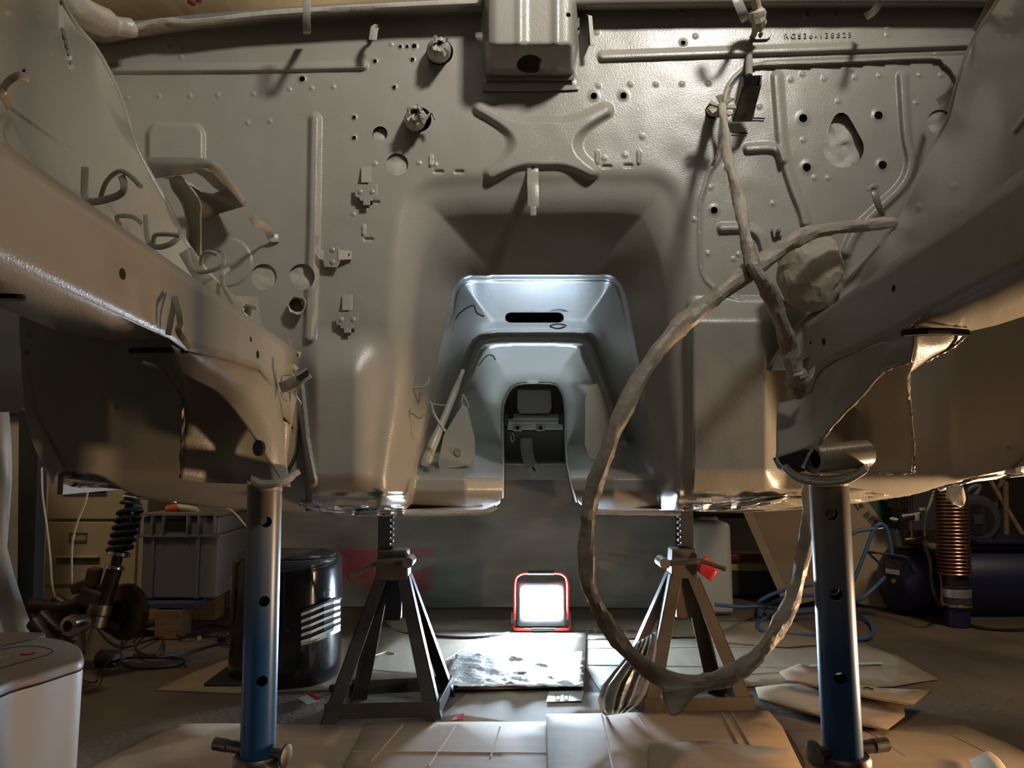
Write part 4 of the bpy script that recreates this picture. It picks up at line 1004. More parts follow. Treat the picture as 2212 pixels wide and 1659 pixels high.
# ------------------------------------------------------------------ blue tripod stands under the rail horns
def tube_with_holes(T_, top, bottom, r, hole_list, m):
    """upright tube, holes cut through its near side and its far side"""
    g = Geo(); top = Vector(top); bottom = Vector(bottom); ax = top - bottom
    g.lathe([(r, 0), (r, ax.length), (r - .003, ax.length), (r - .003, 0), (r, 0)], bottom, ax, 64, cap=False)
    o = T_.part('upright_tube', g, m, smooth=True)
    g = Geo()
    for z, ang in hole_list:
        c = bottom + ax * ((z - bottom.z) / (top.z - bottom.z)); dv = Vector((math.sin(ang), -math.cos(ang), 0))
        g.tube([c - dv * .06, c + dv * .06], .0083, 20)
    cut = make('cutter', g, M['inside'], None, T_.loc)
    md = o.modifiers.new('holes', 'BOOLEAN'); md.operation = 'DIFFERENCE'; md.object = cut; md.solver = 'EXACT'
    dg = bpy.context.evaluated_depsgraph_get(); me = bpy.data.meshes.new_from_object(o.evaluated_get(dg))
    o.modifiers.clear(); o.data = me
    bpy.data.objects.remove(cut)
    try: me.set_sharp_from_angle(angle=math.radians(35))
    except Exception: pass
    return o
def blue_stand(label, tx, d, top_px, holes_px, bot_px, pin_dir, ang):
    top = P(tx, top_px, d); bot = P(bot_px, 1659, d)
    k = (top.x - bot.x) / (top.z - bot.z)
    base = Vector((bot.x - k * bot.z, d, 0))
    T_ = Thing('tripod_stand', label, 'stand', base)
    zs = [(P(tx, y, d).z, ang) for y in holes_px]
    zc = P(bot_px, 1640, d).z
    tube_with_holes(T_, top, Vector((bot.x - k * (bot.z - (zc - .15)), d, zc - .15)), .0262, zs, M['stand'])
    c = Vector((bot.x, d, zc))
    g = Geo(); g.lathe([(.0265, 0), (.034, 0), (.036, .004), (.036, .016), (.033, .020), (.0265, .020)], c + Vector((0, 0, -.012)), (0, 0, 1), 40, cap=False); T_.part('collar', g, M['steel'], smooth=True)
    g = Geo(); g.lathe([(.032, 0), (.032, zc - .09)], Vector((bot.x, d, .08)), (0, 0, 1), 40); T_.part('base_tube', g, M['stand'], smooth=True)
    for a in (90, 210, 330):
        g = Geo(); a = math.radians(a + 20); e = Vector((bot.x + .19 * math.cos(a), d + .19 * math.sin(a), .012))
        g.bar(Vector((bot.x, d, .095)), e, .035, .018); g.box(e, (.05, .05, .014)); T_.part('leg', g, M['stand'], bevel=.002)
    # locking pin with its washer end
    pv = Vector(pin_dir).normalized(); pc = c + Vector((0, 0, .012))
    g = Geo(); g.tube([pc - pv * .075, pc - pv * .052], .0095, 18); g.tube([pc - pv * .050, pc + pv * .05], .0088, 18); T_.part('locking_pin', g, M['steel'], smooth=True)
    g = Geo(); g.lathe([(.010, 0), (.017, .001), (.017, .004), (.010, .006)], pc + pv * .045, pv, 18); T_.part('pin_washer', g, M['steel'], smooth=True)
    return T_, top
S1, top1 = blue_stand('blue tubular stand with three holes under the left rail, in front of the black heater', 572, 1.22, 1058, (1125, 1293, 1462), 556, (1, -.25, -.06), .45)
S2, top2_ = blue_stand('blue tubular stand under the right rail horn, right of the hanging wrapped hose', 1790, 1.09, 1042, (1108, 1278, 1455), 1822, (-1, -.35, .02), -.30)
# saddle of the left stand: a curved plate seen from the front left
g = Geo()
g.patch([[P(*p) for p in r] for r in ([(538, 1042, 1.17), (560, 1056, 1.155), (600, 1052, 1.15), (630, 1040, 1.16), (640, 1028, 1.17)], [(536, 1036, 1.20), (565, 1048, 1.20), (600, 1045, 1.20), (632, 1032, 1.21), (650, 1022, 1.22)],
                                       [(540, 1034, 1.26), (570, 1046, 1.27), (602, 1044, 1.27), (630, 1034, 1.27), (648, 1026, 1.27)])], 5, 4)
S1.part('saddle', g, M['primer'], smooth=True, solid=.008, bevel=.001, offset=1)
g = Geo(); g.lathe([(.020, -.01), (.027, .0), (.027, .008)], top1, (0, 0, 1), 30); S1.part('saddle_socket', g, M['primer'], smooth=True)
g = Geo()
g.patch([[P(*p) for p in r] for r in ([(1692, 1010, 1.06), (1720, 1034, 1.05), (1770, 1046, 1.045), (1830, 1040, 1.05), (1872, 1016, 1.06)], [(1690, 1008, 1.10), (1722, 1030, 1.10), (1770, 1040, 1.10), (1832, 1034, 1.10), (1876, 1006, 1.11)],
                                       [(1696, 1004, 1.15), (1724, 1024, 1.15), (1772, 1032, 1.16), (1830, 1026, 1.16), (1868, 1006, 1.16)])], 5, 4)
S2.part('saddle', g, M['primer'], smooth=True, solid=.006, bevel=.001)
g = Geo(); g.lathe([(.022, -.012), (.0275, -.002), (.0275, .006)], top2_, (0, 0, 1), 30); S2.part('saddle_socket', g, M['primer'], smooth=True)

# ------------------------------------------------------------------ axle stands with ratchet bars
def angle_leg(T_, a, b, w, t, cen, m, name='leg'):
    """L-section leg, its corner pointing away from the stand's centre"""
    a = Vector(a); b = Vector(b); t_ax = (b - a).normalized()
    g = Geo()
    fx = Vector((1 if a.x > cen.x else -1, 0, 0)); fy = Vector((0, 1 if a.y > cen.y else -1, 0))
    def wall(dirv, nv):
        vs = []
        for p, ww in ((a, w), (b, w * .8)):
            for q in (p, p - dirv * ww, p - dirv * ww - nv * t, p - nv * t): vs.append(q)
        g.add(vs, [(0, 1, 2, 3), (7, 6, 5, 4), (0, 4, 5, 1), (1, 5, 6, 2), (2, 6, 7, 3), (3, 7, 4, 0)])
    wall(fx, fy); wall(fy, fx)
    return T_.part(name, g, m, bevel=.0008)
def axle_stand(label, fl, fr, bl, br, ctr_px, collar, bar, barw, teeth_side, lever, m, m2):
    FL, FR, BL, BR = (G(*p) for p in (fl, fr, bl, br))
    cen = (FL + FR + BL + BR) / 4
    T_ = Thing('axle_stand', label, 'axle stand', (cen.x, cen.y, 0))
    dc_ = cen.y
    ctop = P((collar[0] + collar[1]) / 2, collar[2], dc_); cbot = P((collar[0] + collar[1]) / 2, collar[3], dc_)
    hw = (collar[1] - collar[0]) / 2 * dc_ / F
    for q in (FL, FR, BL, BR):
        s_ = Vector((hw if q.x > cen.x else -hw, .03 if q.y > cen.y else -.03, 0))
        angle_leg(T_, q, Vector((cbot.x, cbot.y, cbot.z + .01)) + s_, .036, .0035, cen, m)
    def cross(a, b, z):
        k = z / cbot.z
        s1 = Vector((hw if a.x > cen.x else -hw, .03 if a.y > cen.y else -.03, 0)); s2 = Vector((hw if b.x > cen.x else -hw, .03 if b.y > cen.y else -.03, 0))
        t1 = Vector((cbot.x, cbot.y, cbot.z)) + s1; t2 = Vector((cbot.x, cbot.y, cbot.z)) + s2
        pa = a.lerp(t1, k); pb = b.lerp(t2, k)
        g = Geo(); g.bar(pa, pb, .0035, .034); T_.part('crossbar', g, m, bevel=.0006)
    cross(FL, FR, .028); cross(BL, BR, .028); cross(FL, BL, .028); cross(FR, BR, .028)
    g = Geo(); g.box((ctop.x, dc_, (ctop.z + cbot.z) / 2), (hw * 2, .064, ctop.z - cbot.z), taper=.86)
    T_.part('collar', g, m2, bevel=.003)
    # guide tube below the collar
    g = Geo(); zt = cbot.z; g.box((cbot.x, dc_, zt - .045), (.036, .036, .10)); T_.part('guide_tube', g, m, bevel=.002)
    # ratchet bar up to the car
    bx_ = P(bar[0], bar[1], dc_).x; ztop = bar[2]; w = barw * dc_ / F
    g = Geo(); n = 9; z0 = cbot.z - .02; ps = []
    sgn = teeth_side
    zs = ctop.z
    prof = [(-sgn * w, z0), (-sgn * w, ztop)]
    prof += [(sgn * w * .55, ztop)]
    zz = ztop
    while zz > z0 + .012:
        prof += [(sgn * w * .55, zz - .002), (sgn * w * 1.0, zz - .004), (sgn * w * 1.0, zz - .009), (sgn * w * .6, zz - .0125)]; zz -= .0142
    prof += [(sgn * w * .55, z0)]
    g.prism([Vector((bx_ + x, dc_ - .009, z)) for x, z in prof], (0, .018, 0))
    T_.part('ratchet_bar', g, M['black_paint'], bevel=.0005)
    g = Geo(); g.box((bx_, dc_, ztop + .004), (.07, .035, .010)); T_.part('top_saddle', g, M['black_paint'], bevel=.002)
    # lever, pivot block
    g = Geo(); g.tube([P(x, y, d) for x, y, d in lever], [.009, .0125, .012, .010, .0085, .0095], 12, flat=.6, smooth=6)
    T_.part('lever', g, m2, smooth=True)
    lx, ly, ld = lever[0]
    g = Geo(); c = P(lx, ly, ld); g.tube([c + Vector((0, -.014, 0)), c + Vector((0, .05, 0))], .0125, 20); T_.part('pivot_pin', g, M['steel'], smooth=True)
    return T_
axle_stand('black axle stand at the left with its lever pointing left towards the heater', (690, 1568), (955, 1561), (762, 1510), (985, 1497), 850, (816, 886, 1186, 1250), (834, 1150, .486), 16, 1,
           [(882, 1214, 1.84), (862, 1212, 1.845), (826, 1214, 1.84), (800, 1222, 1.84), (775, 1238, 1.83), (752, 1246, 1.82)], M['black_paint'], M['worn_brown'])
axle_stand('dusty brown axle stand at the right with its lever pointing right over a red tag', (1385, 1556), (1642, 1550), (1316, 1506), (1560, 1498), 1470, (1444, 1502, 1183, 1246), (1480, 1150, .486), 16, -1,
           [(1434, 1216, 1.84), (1458, 1216, 1.84), (1492, 1213, 1.83), (1515, 1212, 1.83), (1545, 1222, 1.82), (1568, 1230, 1.81)], M['worn_brown'], M['worn_brown'])
g = Geo(); g.patch([[P(1523, 1200, 1.86), P(1542, 1214, 1.87)], [P(1507, 1222, 1.86), P(1551, 1233, 1.85)], [P(1505, 1232, 1.86), P(1535, 1256, 1.85)]], 4, 4)
single('red_tag', 'torn red plastic tag hanging behind the lever of the right axle stand', 'tag', g, M['red_tag'], P(1523, 1200, 1.86), solid=.0008, smooth=True)
# foil collar slumped at the left foot of the right stand
g = Geo(); rnd = random.Random(4); rows_ = []
path = [((1376, 1388), (1420, 1362)), ((1352, 1420), (1418, 1400)), ((1326, 1450), (1412, 1440)), ((1302, 1480), (1404, 1470)), ((1292, 1510), (1394, 1500)), ((1296, 1536), (1378, 1522)), ((1308, 1546), (1350, 1540))]
for k, (a, b) in enumerate(path):
    row = []
    for j in range(15):
        t = j / 14; x = a[0] + (b[0] - a[0]) * t; y = a[1] + (b[1] - a[1]) * t
        d = 1.79 - .03 * math.sin(math.pi * t) * (k / 6) + .016 * math.sin(j * 2.3 + .3 * rnd.random()) + .012 * (rnd.random() - .5)
        d = min(d, G(x, max(y, 1500)).y - .01) if y > 1500 else d
        row.append(P(x, y, d))
    rows_.append(row)
g.patch(rows_, linear=True)
single('foil_skirt', 'crumpled foil-faced cardboard skirt slumped against the foot of the right axle stand', 'foil', g, M['foil'], G(1320, 1540), smooth=True, angle=22, solid=.001)

# ------------------------------------------------------------------ LED work lamp
lp = G(1169, 1364, .0105); LD = lp.y
def LP(x, y, off=0.0): return P(x, y, LD + off)
T_ = Thing('work_lamp', 'small red-framed LED work lamp switched on, standing on the cardboard under the car', 'lamp', (lp.x, lp.y, .0105))
sx = LD / F
g = Geo(); zc = LP(1169, 1303).z; tilt = Rx(-12)
cx_ = LP(1170, 1303).x
cL = Vector((cx_, LD, zc))
def rr_prism(cx, cz, w, h, r, y0, th, n=5):
    pts = []
    for (sx_, sz_, a0) in ((1, 1, 0), (-1, 1, 90), (-1, -1, 180), (1, -1, 270)):
        for k in range(n + 1):
            a = math.radians(a0 + 90 * k / n); pts.append(Vector((sx_ * (w / 2 - r) + r * math.cos(a), 0, sz_ * (h / 2 - r) + r * math.sin(a))))
    return pts
def lamp_prism(w, h, r, y0, th):
    g = Geo(); g.prism([cL + tilt @ (p + Vector((0, y0, 0))) for p in rr_prism(0, 0, w, h, r, 0, 0)], tilt @ Vector((0, th, 0))); return g
T_.part('housing', lamp_prism(104 * sx, 92 * sx, .012, .0, .035), M['darkgrey'], bevel=.002)
T_.part('bezel', lamp_prism(96 * sx, 84 * sx, .010, -.004, .004), M['darkgrey'], bevel=.001)
M['led'] = mat('lit_led_panel', (1, 1, 1), 0.4, emit=(0.62, 0.80, 1.0), estr=560)
T_.part('lens', lamp_prism(84 * sx, 66 * sx, .008, -.006, .002), M['led'])
g = Geo(); hd = [(1112, 1338), (1111, 1290), (1112, 1256), (1120, 1242), (1140, 1237), (1200, 1237), (1218, 1242), (1226, 1256), (1227, 1290), (1226, 1338)]
g.tube([LP(x, y, -.004) for x, y in hd], .0055, 10, smooth=4); T_.part('handle', g, M['red'], smooth=True)
g = Geo(); g.tube([LP(1141, 1237, -.004), LP(1197, 1237, -.004)], .0072, 12); T_.part('hand_grip', g, M['black_matt'], smooth=True)
g = Geo(); ft = [(1110, 1350, 0), (1112, 1358, -.05), (1125, 1360, -.06), (1215, 1360, -.06), (1228, 1358, -.05), (1229, 1350, 0)]
g.tube([P(x, y, LD + o * .3) for x, y, o in ft], .0052, 10, smooth=4); T_.part('foot_bar', g, M['red'], smooth=True)
g = Geo(); g.tube([P(1148, 1360, LD - .018), P(1198, 1360, LD - .018)], .0068, 12); T_.part('foot_grip', g, M['black_matt'], smooth=True)
for x in (1109, 1228):
    g = Geo(); g.prism([LP(x - 5, 1322), LP(x + 5, 1322), LP(x + 6, 1354), LP(x - 6, 1354)], (0, .02, 0)); g2 = T_.part('hinge', g, M['black_matt'], bevel=.001)
    g = Geo(); g.tube([LP(x - 9, 1346, .01), LP(x + 9, 1346, .01)], .005, 10); T_.part('hinge_knob', g, M['black_matt'])
g = Geo(); g.tube([G(1105, 1365, .012), G(1080, 1370, .016), G(1040, 1376, .016), G(990, 1377, .016), G(930, 1373, .016), G(880, 1369, .012), G(845, 1362, .008), G(800, 1354, .008), G(770, 1362, .008)], .004, 8, smooth=6)
single('lamp_cable', 'thin black lamp cable lying across the cardboard left of the work lamp', 'cable', g, M['black_cable'], G(930, 1373), smooth=True)

# ------------------------------------------------------------------ black cabinet heater
HB = G(640, 1492); hb = HB.y
T_ = Thing('cabinet_heater', 'black glossy cabinet heater with a louvred bright grille, behind the left blue stand', 'heater', HB)
# plan outline (metres from the near corner), turned so the front faces right
zt = P(640, 1214, hb).z
def HP(px, d): return (px - 1106) / F * d
fp = [(512, 2.16), (512, 2.10), (560, 2.045), (604, 2.02), (640, 2.03), (680, 2.05), (715, 2.09), (738, 2.15), (745, 2.22), (742, 2.28), (700, 2.36), (600, 2.36), (530, 2.30)]
def hplan(k=1.0, inset=0.0):
    pts = []
    for px, d in fp:
        x = (px - 1106) / F * (d * .9975); pts.append(Vector((x, d, 0)))
    c = sum(pts, Vector()) / len(pts)
    return [c + (p - c) * k for p in pts], c
g = Geo(); rings = []
for z, k in ((0.0, .97), (.012, 1.0), (.05, 1.0), (zt - .03, .985), (zt - .012, .97), (zt - .002, .93), (zt, .88)):
    r_, c_ = hplan(k); r_ = [Vector(q) for q in catmull([tuple(p) for p in r_] + [tuple(r_[0])], 3)][:-1]; rings.append([Vector((p.x, p.y, z)) for p in r_])
n_ = len(rings[0]); vs = [p for r in rings for p in r]
fs = [(i * n_ + k, i * n_ + (k + 1) % n_, (i + 1) * n_ + (k + 1) % n_, (i + 1) * n_ + k) for i in range(len(rings) - 1) for k in range(n_)]
fs.append(tuple((len(rings) - 1) * n_ + k for k in range(n_))); g.add(vs, fs)
body = T_.part('body', g, M['black_gloss'], smooth=True, angle=50)
def HS(px, py, o=.004):
    """point on the heater's front"""
    d = float(np.interp(px, [600, 640, 680, 715, 738, 745], [2.02, 2.03, 2.05, 2.09, 2.15, 2.22])) - o
    return P(px, py, d)
g = Geo(); g.patch([[HS(x, y0 + (y1 - y0) * t, .0035) for x, y0, y1 in ((650, 1324, 1392), (670, 1316, 1386), (700, 1304, 1372), (722, 1297, 1361), (735, 1294, 1355))] for t in (0, .33, .66, 1)], linear=True)
gr = T_.part('grille_panel', g, M['inside'], solid=.001)
for k in range(5):
    g = Geo(); t = k / 4.3
    pts = [HS(x, y0 + (y1 - y0) * t, .008) for x, y0, y1 in ((651, 1325, 1388), (672, 1317, 1382), (700, 1305, 1370), (722, 1298, 1359), (735, 1295, 1353))]
    low_ = [p + Vector((0, -.005, -.0065)) for p in pts]
    g.patch([pts, low_], linear=True); T_.part('louvre', g, M['chrome'], parent=gr, solid=.0008)
g = Geo(); g.tube([HS(x, y, .006) for x, y in ((649, 1322), (672, 1313), (700, 1302), (722, 1295), (737, 1292))] , .0025, 8, smooth=3); T_.part('grille_trim', g, M['black_matt'], parent=gr, smooth=True)
g = Geo(); g.patch([[HS(649, 1386, .006), HS(680, 1378, .006), HS(712, 1366, .006), HS(735, 1356, .006)], [HS(651, 1395, .010), HS(680, 1387, .010), HS(712, 1374, .010), HS(735, 1362, .010)]], 4, 3); T_.part('grille_lip', g, M['chrome'], parent=gr, smooth=True)
g = Geo(); c = HS(709, 1283, .003); g.lathe([(.010, .0), (.0115, .001), (.0115, 0)], c, (.45, -1, 0), 24, cap=False); T_.part('badge', g, M['darkgrey'])
letters('V', .012, 'badge_letter', M['darkgrey'], T_.o, T_.loc, c + Vector((-.004, -.002, -.005)), Rz(24) @ Rx(90), .0004)
g = Geo(); r_, c_ = hplan(.72); g.prism([Vector((p.x + .02, p.y, zt + .0005)) for p in r_[3:11]], (0, 0, .003)); T_.part('control_panel', g, M['black_matt'], bevel=.001)
g = Geo(); pp = G(680, 1203, zt + .0036); g.prism([pp + Vector(v) for v in ((-.012, -.015, 0), (.014, -.010, 0), (.012, .02, 0), (-.014, .015, 0))], (0, 0, .0006)); T_.part('control_label', g, M['white_label'])
g = Geo(); g.box((HP(602, 2.2), 2.20, .008), (.26, .30, .012)); T_.part('base_tray', g, M['black_matt'], bevel=.004)
g = Geo(); g.tube([G(718, 1488, .012), G(722, 1486, .012)], .011, 14); T_.part('castor', g, M['grease'], smooth=True)

# ------------------------------------------------------------------ white appliance, near left
T_ = Thing('white_appliance', 'white plastic appliance with taupe top and red button at the left edge', 'appliance', G(0, 1900))
zt = .245
def WT(px, py): return G(px, py, zt)
outl = [(-260, 1760), (-330, 1560), (-260, 1400), (-120, 1362), (40, 1366), (110, 1376), (150, 1384), (172, 1396), (181, 1412), (176, 1424), (140, 1436), (90, 1452), (0, 1480), (-120, 1560)]
wp = [WT(*p) for p in outl]; wp = [Vector(q) for q in catmull([tuple(p) for p in wp] + [tuple(wp[0])], 4)][:-1]
c = sum(wp, Vector()) / len(wp)
def wring(k, z): return [Vector((c.x + (p.x - c.x) * k, c.y + (p.y - c.y) * k, z)) for p in wp]
def loft(rings, capt=True, capb=True):
    g = Geo(); n_ = len(rings[0]); vs = [p for r in rings for p in r]
    fs = [(i * n_ + k, i * n_ + (k + 1) % n_, (i + 1) * n_ + (k + 1) % n_, (i + 1) * n_ + k) for i in range(len(rings) - 1) for k in range(n_)]
    if capt: fs.append(tuple((len(rings) - 1) * n_ + k for k in range(n_)))
    if capb: fs.append(tuple(range(n_ - 1, -1, -1)))
    return g.add(vs, fs)
T_.part('body', loft([wring(.965, 0), wring(.97, .01), wring(.995, zt - .020)]), M['white_heater'], smooth=True, angle=60)
T_.part('seam', loft([wring(.975, zt - .020), wring(.975, zt - .016)]), M['inside'])
T_.part('top_cover', loft([wring(1.0, zt - .016), wring(1.004, zt - .010), wring(.99, zt - .003), wring(.96, zt)]), M['taupe_top'], smooth=True, angle=60)
def flat(poly, z, th): g = Geo(); return g.prism([G(x, y, z) for x, y in poly], (0, 0, th))
T_.part('lid_flap', flat([(-90, 1374), (40, 1368), (96, 1370), (98, 1376), (0, 1398), (-110, 1420)], zt, .003), M['taupe_top'], bevel=.001)
g = Geo(); g.tube([G(x, y, zt + .0005) for x, y in ((-60, 1428), (-20, 1408), (40, 1397), (85, 1397), (112, 1404), (108, 1412), (70, 1424), (0, 1444), (-60, 1468), (-90, 1460), (-60, 1428))], .0007, 6, smooth=4); T_.part('panel_groove', g, M['inside'])
cb = G(60, 1412, zt + .0002); g = Geo(); g.lathe([(.0115, 0), (.0115, .0015)], cb, (0, 0, 1), 28); bt = T_.part('button_well', g, M['darkgrey'], smooth=True)
g = Geo(); g.lathe([(.0098, 0), (.0098, .002), (.008, .003)], cb, (0, 0, 1), 28); T_.part('red_button', g, M['red_button'], parent=bt, smooth=True)
for x, y in ((36, 1414), (16, 1419), (2, 1422)):
    g = Geo(); g.lathe([(.0026, 0), (.0026, .001)], G(x, y, zt), (0, 0, 1), 12); T_.part('indicator', g, M['white_label'])

# ------------------------------------------------------------------ cardboard on the floor
def card(label, poly, m='card', z=0.0, th=.004, warp=.006, seed=0, creases=(), cuts=4, lift=None):
    """one flattened carton: outline given on the floor, fluted edge, pressed creases"""
    pts = [G(x, y, z) for x, y in poly]
    c = sum(pts, Vector()) / len(pts)
    me = bpy.data.meshes.new('cardboard_sheet'); bm = bmesh.new()
    vs = [bm.verts.new(p - Vector((c.x, c.y, 0))) for p in pts]; f = bm.faces.new(vs)
    bmesh.ops.triangulate(bm, faces=[f])
    for _ in range(cuts + 1):
        long = [e for e in bm.edges if e.calc_length() > .05]
        if not long: break
        bmesh.ops.subdivide_edges(bm, edges=long, cuts=1)
    bmesh.ops.triangulate(bm, faces=bm.faces)
    for v in bm.verts:
        w = Vector((v.co.x + c.x, v.co.y + c.y, 0))
        dz = warp * max(0, noise.noise(Vector((w.x * 4 + seed, w.y * 4, seed)))) * .8
        for (a, b) in creases:
            A_, B_ = G(*a), G(*b); ab = B_ - A_; t = max(0, min(1, (w - A_).dot(ab) / ab.length_squared)); dd_ = (w - A_ - ab * t).length
        if lift: dz += lift(w)
        v.co.z += dz
    bm.normal_update()
    if sum(f.normal.z for f in bm.faces) < 0: bmesh.ops.reverse_faces(bm, faces=bm.faces)
    bm.to_mesh(me); bm.free()
    me.materials.append(M[m])
    o = bpy.data.objects.new('cardboard_sheet', me); scene.collection.objects.link(o); o.location = (c.x, c.y, 0)
    md = o.modifiers.new('solid', 'SOLIDIFY'); md.thickness = th; md.offset = 1
    me.polygons.foreach_set('use_smooth', [True] * len(me.polygons))
    me.set_sharp_from_angle(angle=math.radians(20))
    o['label'] = label; o['category'] = 'cardboard'
    for (a, b) in creases:
        g = Geo(); n = 8; ps = []
        for k in range(n + 1):
            x = a[0] + (b[0] - a[0]) * k / n; y = a[1] + (b[1] - a[1]) * k / n; w = G(x, y, z)
            ps.append(Vector((w.x, w.y, z + th + warp * .8 * max(0, noise.noise(Vector((w.x * 4 + seed, w.y * 4, seed)))) - .0004)))
        g.tube(ps, .0022, 6); make('crease', g, M[m], o, o.location, smooth=True)
    return o
def groove(cardo, pts, z, r=.0011, name='crease', m='card_dark'):
    g = Geo(); g.tube([G(x, y, z) for x, y in pts], r, 5, smooth=0)
    return make(name, g, M[m], cardo, cardo.location, smooth=True)
c1 = card('tan cardboard under the black heater, its point reaching left', [(338, 1493), (420, 1455), (512, 1418), (700, 1378), (800, 1368), (900, 1440), (730, 1492), (512, 1500)], 'card', 0, seed=1, warp=.004)
c2 = card('long pale cardboard strip behind the work lamp', [(832, 1346), (850, 1336), (1106, 1342), (1290, 1341), (1440, 1340), (1592, 1338), (1618, 1362), (1565, 1374), (1270, 1384), (1100, 1376), (850, 1364)], 'card_pale', .002, seed=2, creases=[((1266, 1362), (1600, 1355))])
c3 = card('big pale cardboard under the right axle stand, pointing right', [(1262, 1386), (1400, 1385), (1600, 1382), (1760, 1386), (1860, 1392), (1940, 1420), (2026, 1470), (1930, 1486), (1780, 1490), (1640, 1484), (1520, 1492), (1300, 1500), (1262, 1440)], 'card_pale', .0, seed=3, creases=[((1266, 1404), (1700, 1400)), ((1270, 1440), (1860, 1448)), ((1500, 1470), (1900, 1440))])
c4_ = card('pale creased cardboard sheet the work lamp stands on', [(758, 1470), (785, 1356), (900, 1362), (1120, 1367), (1266, 1364), (1262, 1478), (1240, 1484), (1100, 1489), (945, 1490)], 'card_pale', .008, warp=.003, seed=4, creases=[((1050, 1372), (960, 1430)), ((1072, 1372), (985, 1430)), ((800, 1450), (940, 1462))])
c5 = card('grey-tan cardboard between the two axle stands', [(940, 1560), (965, 1540), (1010, 1500), (1150, 1494), (1290, 1500), (1430, 1545), (1420, 1560), (1180, 1575)], 'card_pale', .002, seed=5, warp=.003)
c6 = card('brown cardboard at the front left, crossing the foot of the left blue stand', [(150, 1700), (210, 1655), (385, 1568), (560, 1569), (790, 1570), (760, 1640), (730, 1720)], 'card', 0, seed=6, creases=[((560, 1600), (785, 1600))])
c7 = card('corrugated cardboard at the front centre left with pressed lines', [(735, 1720), (745, 1650), (790, 1566), (980, 1564), (1186, 1562), (1200, 1720)], 'card', .005, seed=7, warp=.002, creases=[((800, 1650), (870, 1570)), ((925, 1660), (985, 1570)), ((1060, 1640), (1080, 1575)), ((760, 1628), (1180, 1632))])
c8 = card('fluted brown cardboard at the front centre, the topmost one', [(1186, 1720), (1180, 1546), (1400, 1543), (1660, 1539), (1690, 1574), (1760, 1720)], 'card', .012, seed=8, warp=.003, creases=[((1300, 1548), (1330, 1700)), ((1375, 1546), (1410, 1600)), ((1560, 1545), (1610, 1640)), ((1580, 1543), (1635, 1640))])
c9 = card('smooth brown cardboard flap lying on the fluted one', [(1400, 1720), (1402, 1612), (1520, 1604), (1700, 1622), (1780, 1720)], 'card', .018, seed=9, warp=.003)
c10 = card('bright brown cardboard at the front right corner', [(1700, 1581), (1860, 1577), (2080, 1570), (2180, 1612), (2290, 1670), (2400, 1760), (1760, 1760), (1735, 1640)], 'card', .0, seed=10, warp=.006, creases=[((1870, 1580), (1960, 1640)), ((2050, 1590), (2150, 1640))])
c11 = card('tan cardboard corner under the coiled blue hose', [(1520, 1385), (1600, 1345), (1700, 1340), (1760, 1368), (1800, 1392), (1700, 1400)], 'card', .006, seed=11, warp=.003)
def lift12(w):
    return .028 * max(0, min(1, (w.y - G(1800, 1535).y) / .15))
c12 = card('folded cardboard carton right of the right axle stand, lower flap', [(1632, 1488), (1700, 1480), (1800, 1484), (1950, 1510), (1955, 1548), (1918, 1577), (1770, 1548), (1640, 1512)], 'card', .018, seed=12, warp=.003)
c13 = card('folded cardboard carton right of the right axle stand, raised upper flap with a hand slot', [(1684, 1454), (1728, 1436), (1800, 1462), (1900, 1490), (2012, 1494), (1975, 1522), (1900, 1512), (1700, 1470)], 'card', .045, seed=13, warp=.003)
groove(c13, [(1864, 1486), (1874, 1485), (1886, 1489)], .054, .002, 'hand_slot', 'inside')
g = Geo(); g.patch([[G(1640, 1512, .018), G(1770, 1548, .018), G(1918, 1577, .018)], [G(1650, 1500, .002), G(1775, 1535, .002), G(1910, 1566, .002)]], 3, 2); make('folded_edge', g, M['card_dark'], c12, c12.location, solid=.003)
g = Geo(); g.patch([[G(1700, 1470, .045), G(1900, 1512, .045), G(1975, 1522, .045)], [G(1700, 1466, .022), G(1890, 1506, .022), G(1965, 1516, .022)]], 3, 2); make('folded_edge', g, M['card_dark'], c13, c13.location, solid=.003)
g = Geo(); g.patch([[G(2094, 1642, .012), G(2120, 1630, .03), G(2134, 1622, .03)], [G(2110, 1670, .012), G(2145, 1652, .035), G(2160, 1642, .035)], [G(2130, 1720, .012), G(2170, 1690, .03), G(2185, 1680, .03)]], 4, 4)
single('card_scrap', 'small curled grey card scrap at the bottom right corner', 'cardboard', g, M['card_pale'], G(2130, 1660), smooth=True, solid=.002)
# print on cartons
for i, (x0, x1) in enumerate(((1272, 1282), (1290, 1302), (1326, 1334), (1342, 1348), (1354, 1374))):
    flatp = Geo(); flatp.prism([G(x0, 1363.5, .0125), G(x1, 1363.2, .0125), G(x1 - 1, 1361.5, .0125), G(x0 + 1, 1361.5, .0125)], (0, 0, .0004)); make('carton_print', flatp, M['print'], c2, c2.location)
g = Geo(); g.prism([G(1180, 1516, .010), G(1186, 1494, .010), G(1262, 1492, .010), G(1256, 1514, .010)], (0, 0, .0004)); lb = make('paper_label', g, M['white_label'], c5, c5.location)
for x in (1205, 1223):
    g = Geo(); g.tube([G(x - 5, 1512, .0108), G(x - 4, 1501, .0108), G(x + 5, 1501, .0108), G(x + 4, 1512, .0108), G(x - 5, 1512, .0108)], .0008, 4); make('label_mark', g, M['print'], lb, c5.location)
g = Geo(); g.prism([G(1750, 1440, .010), G(1751, 1435, .010), G(1905, 1430, .010), G(1908, 1434, .010)], (0, 0, .0004)); make('tape_strip', g, M['white_label'], c3, c3.location)
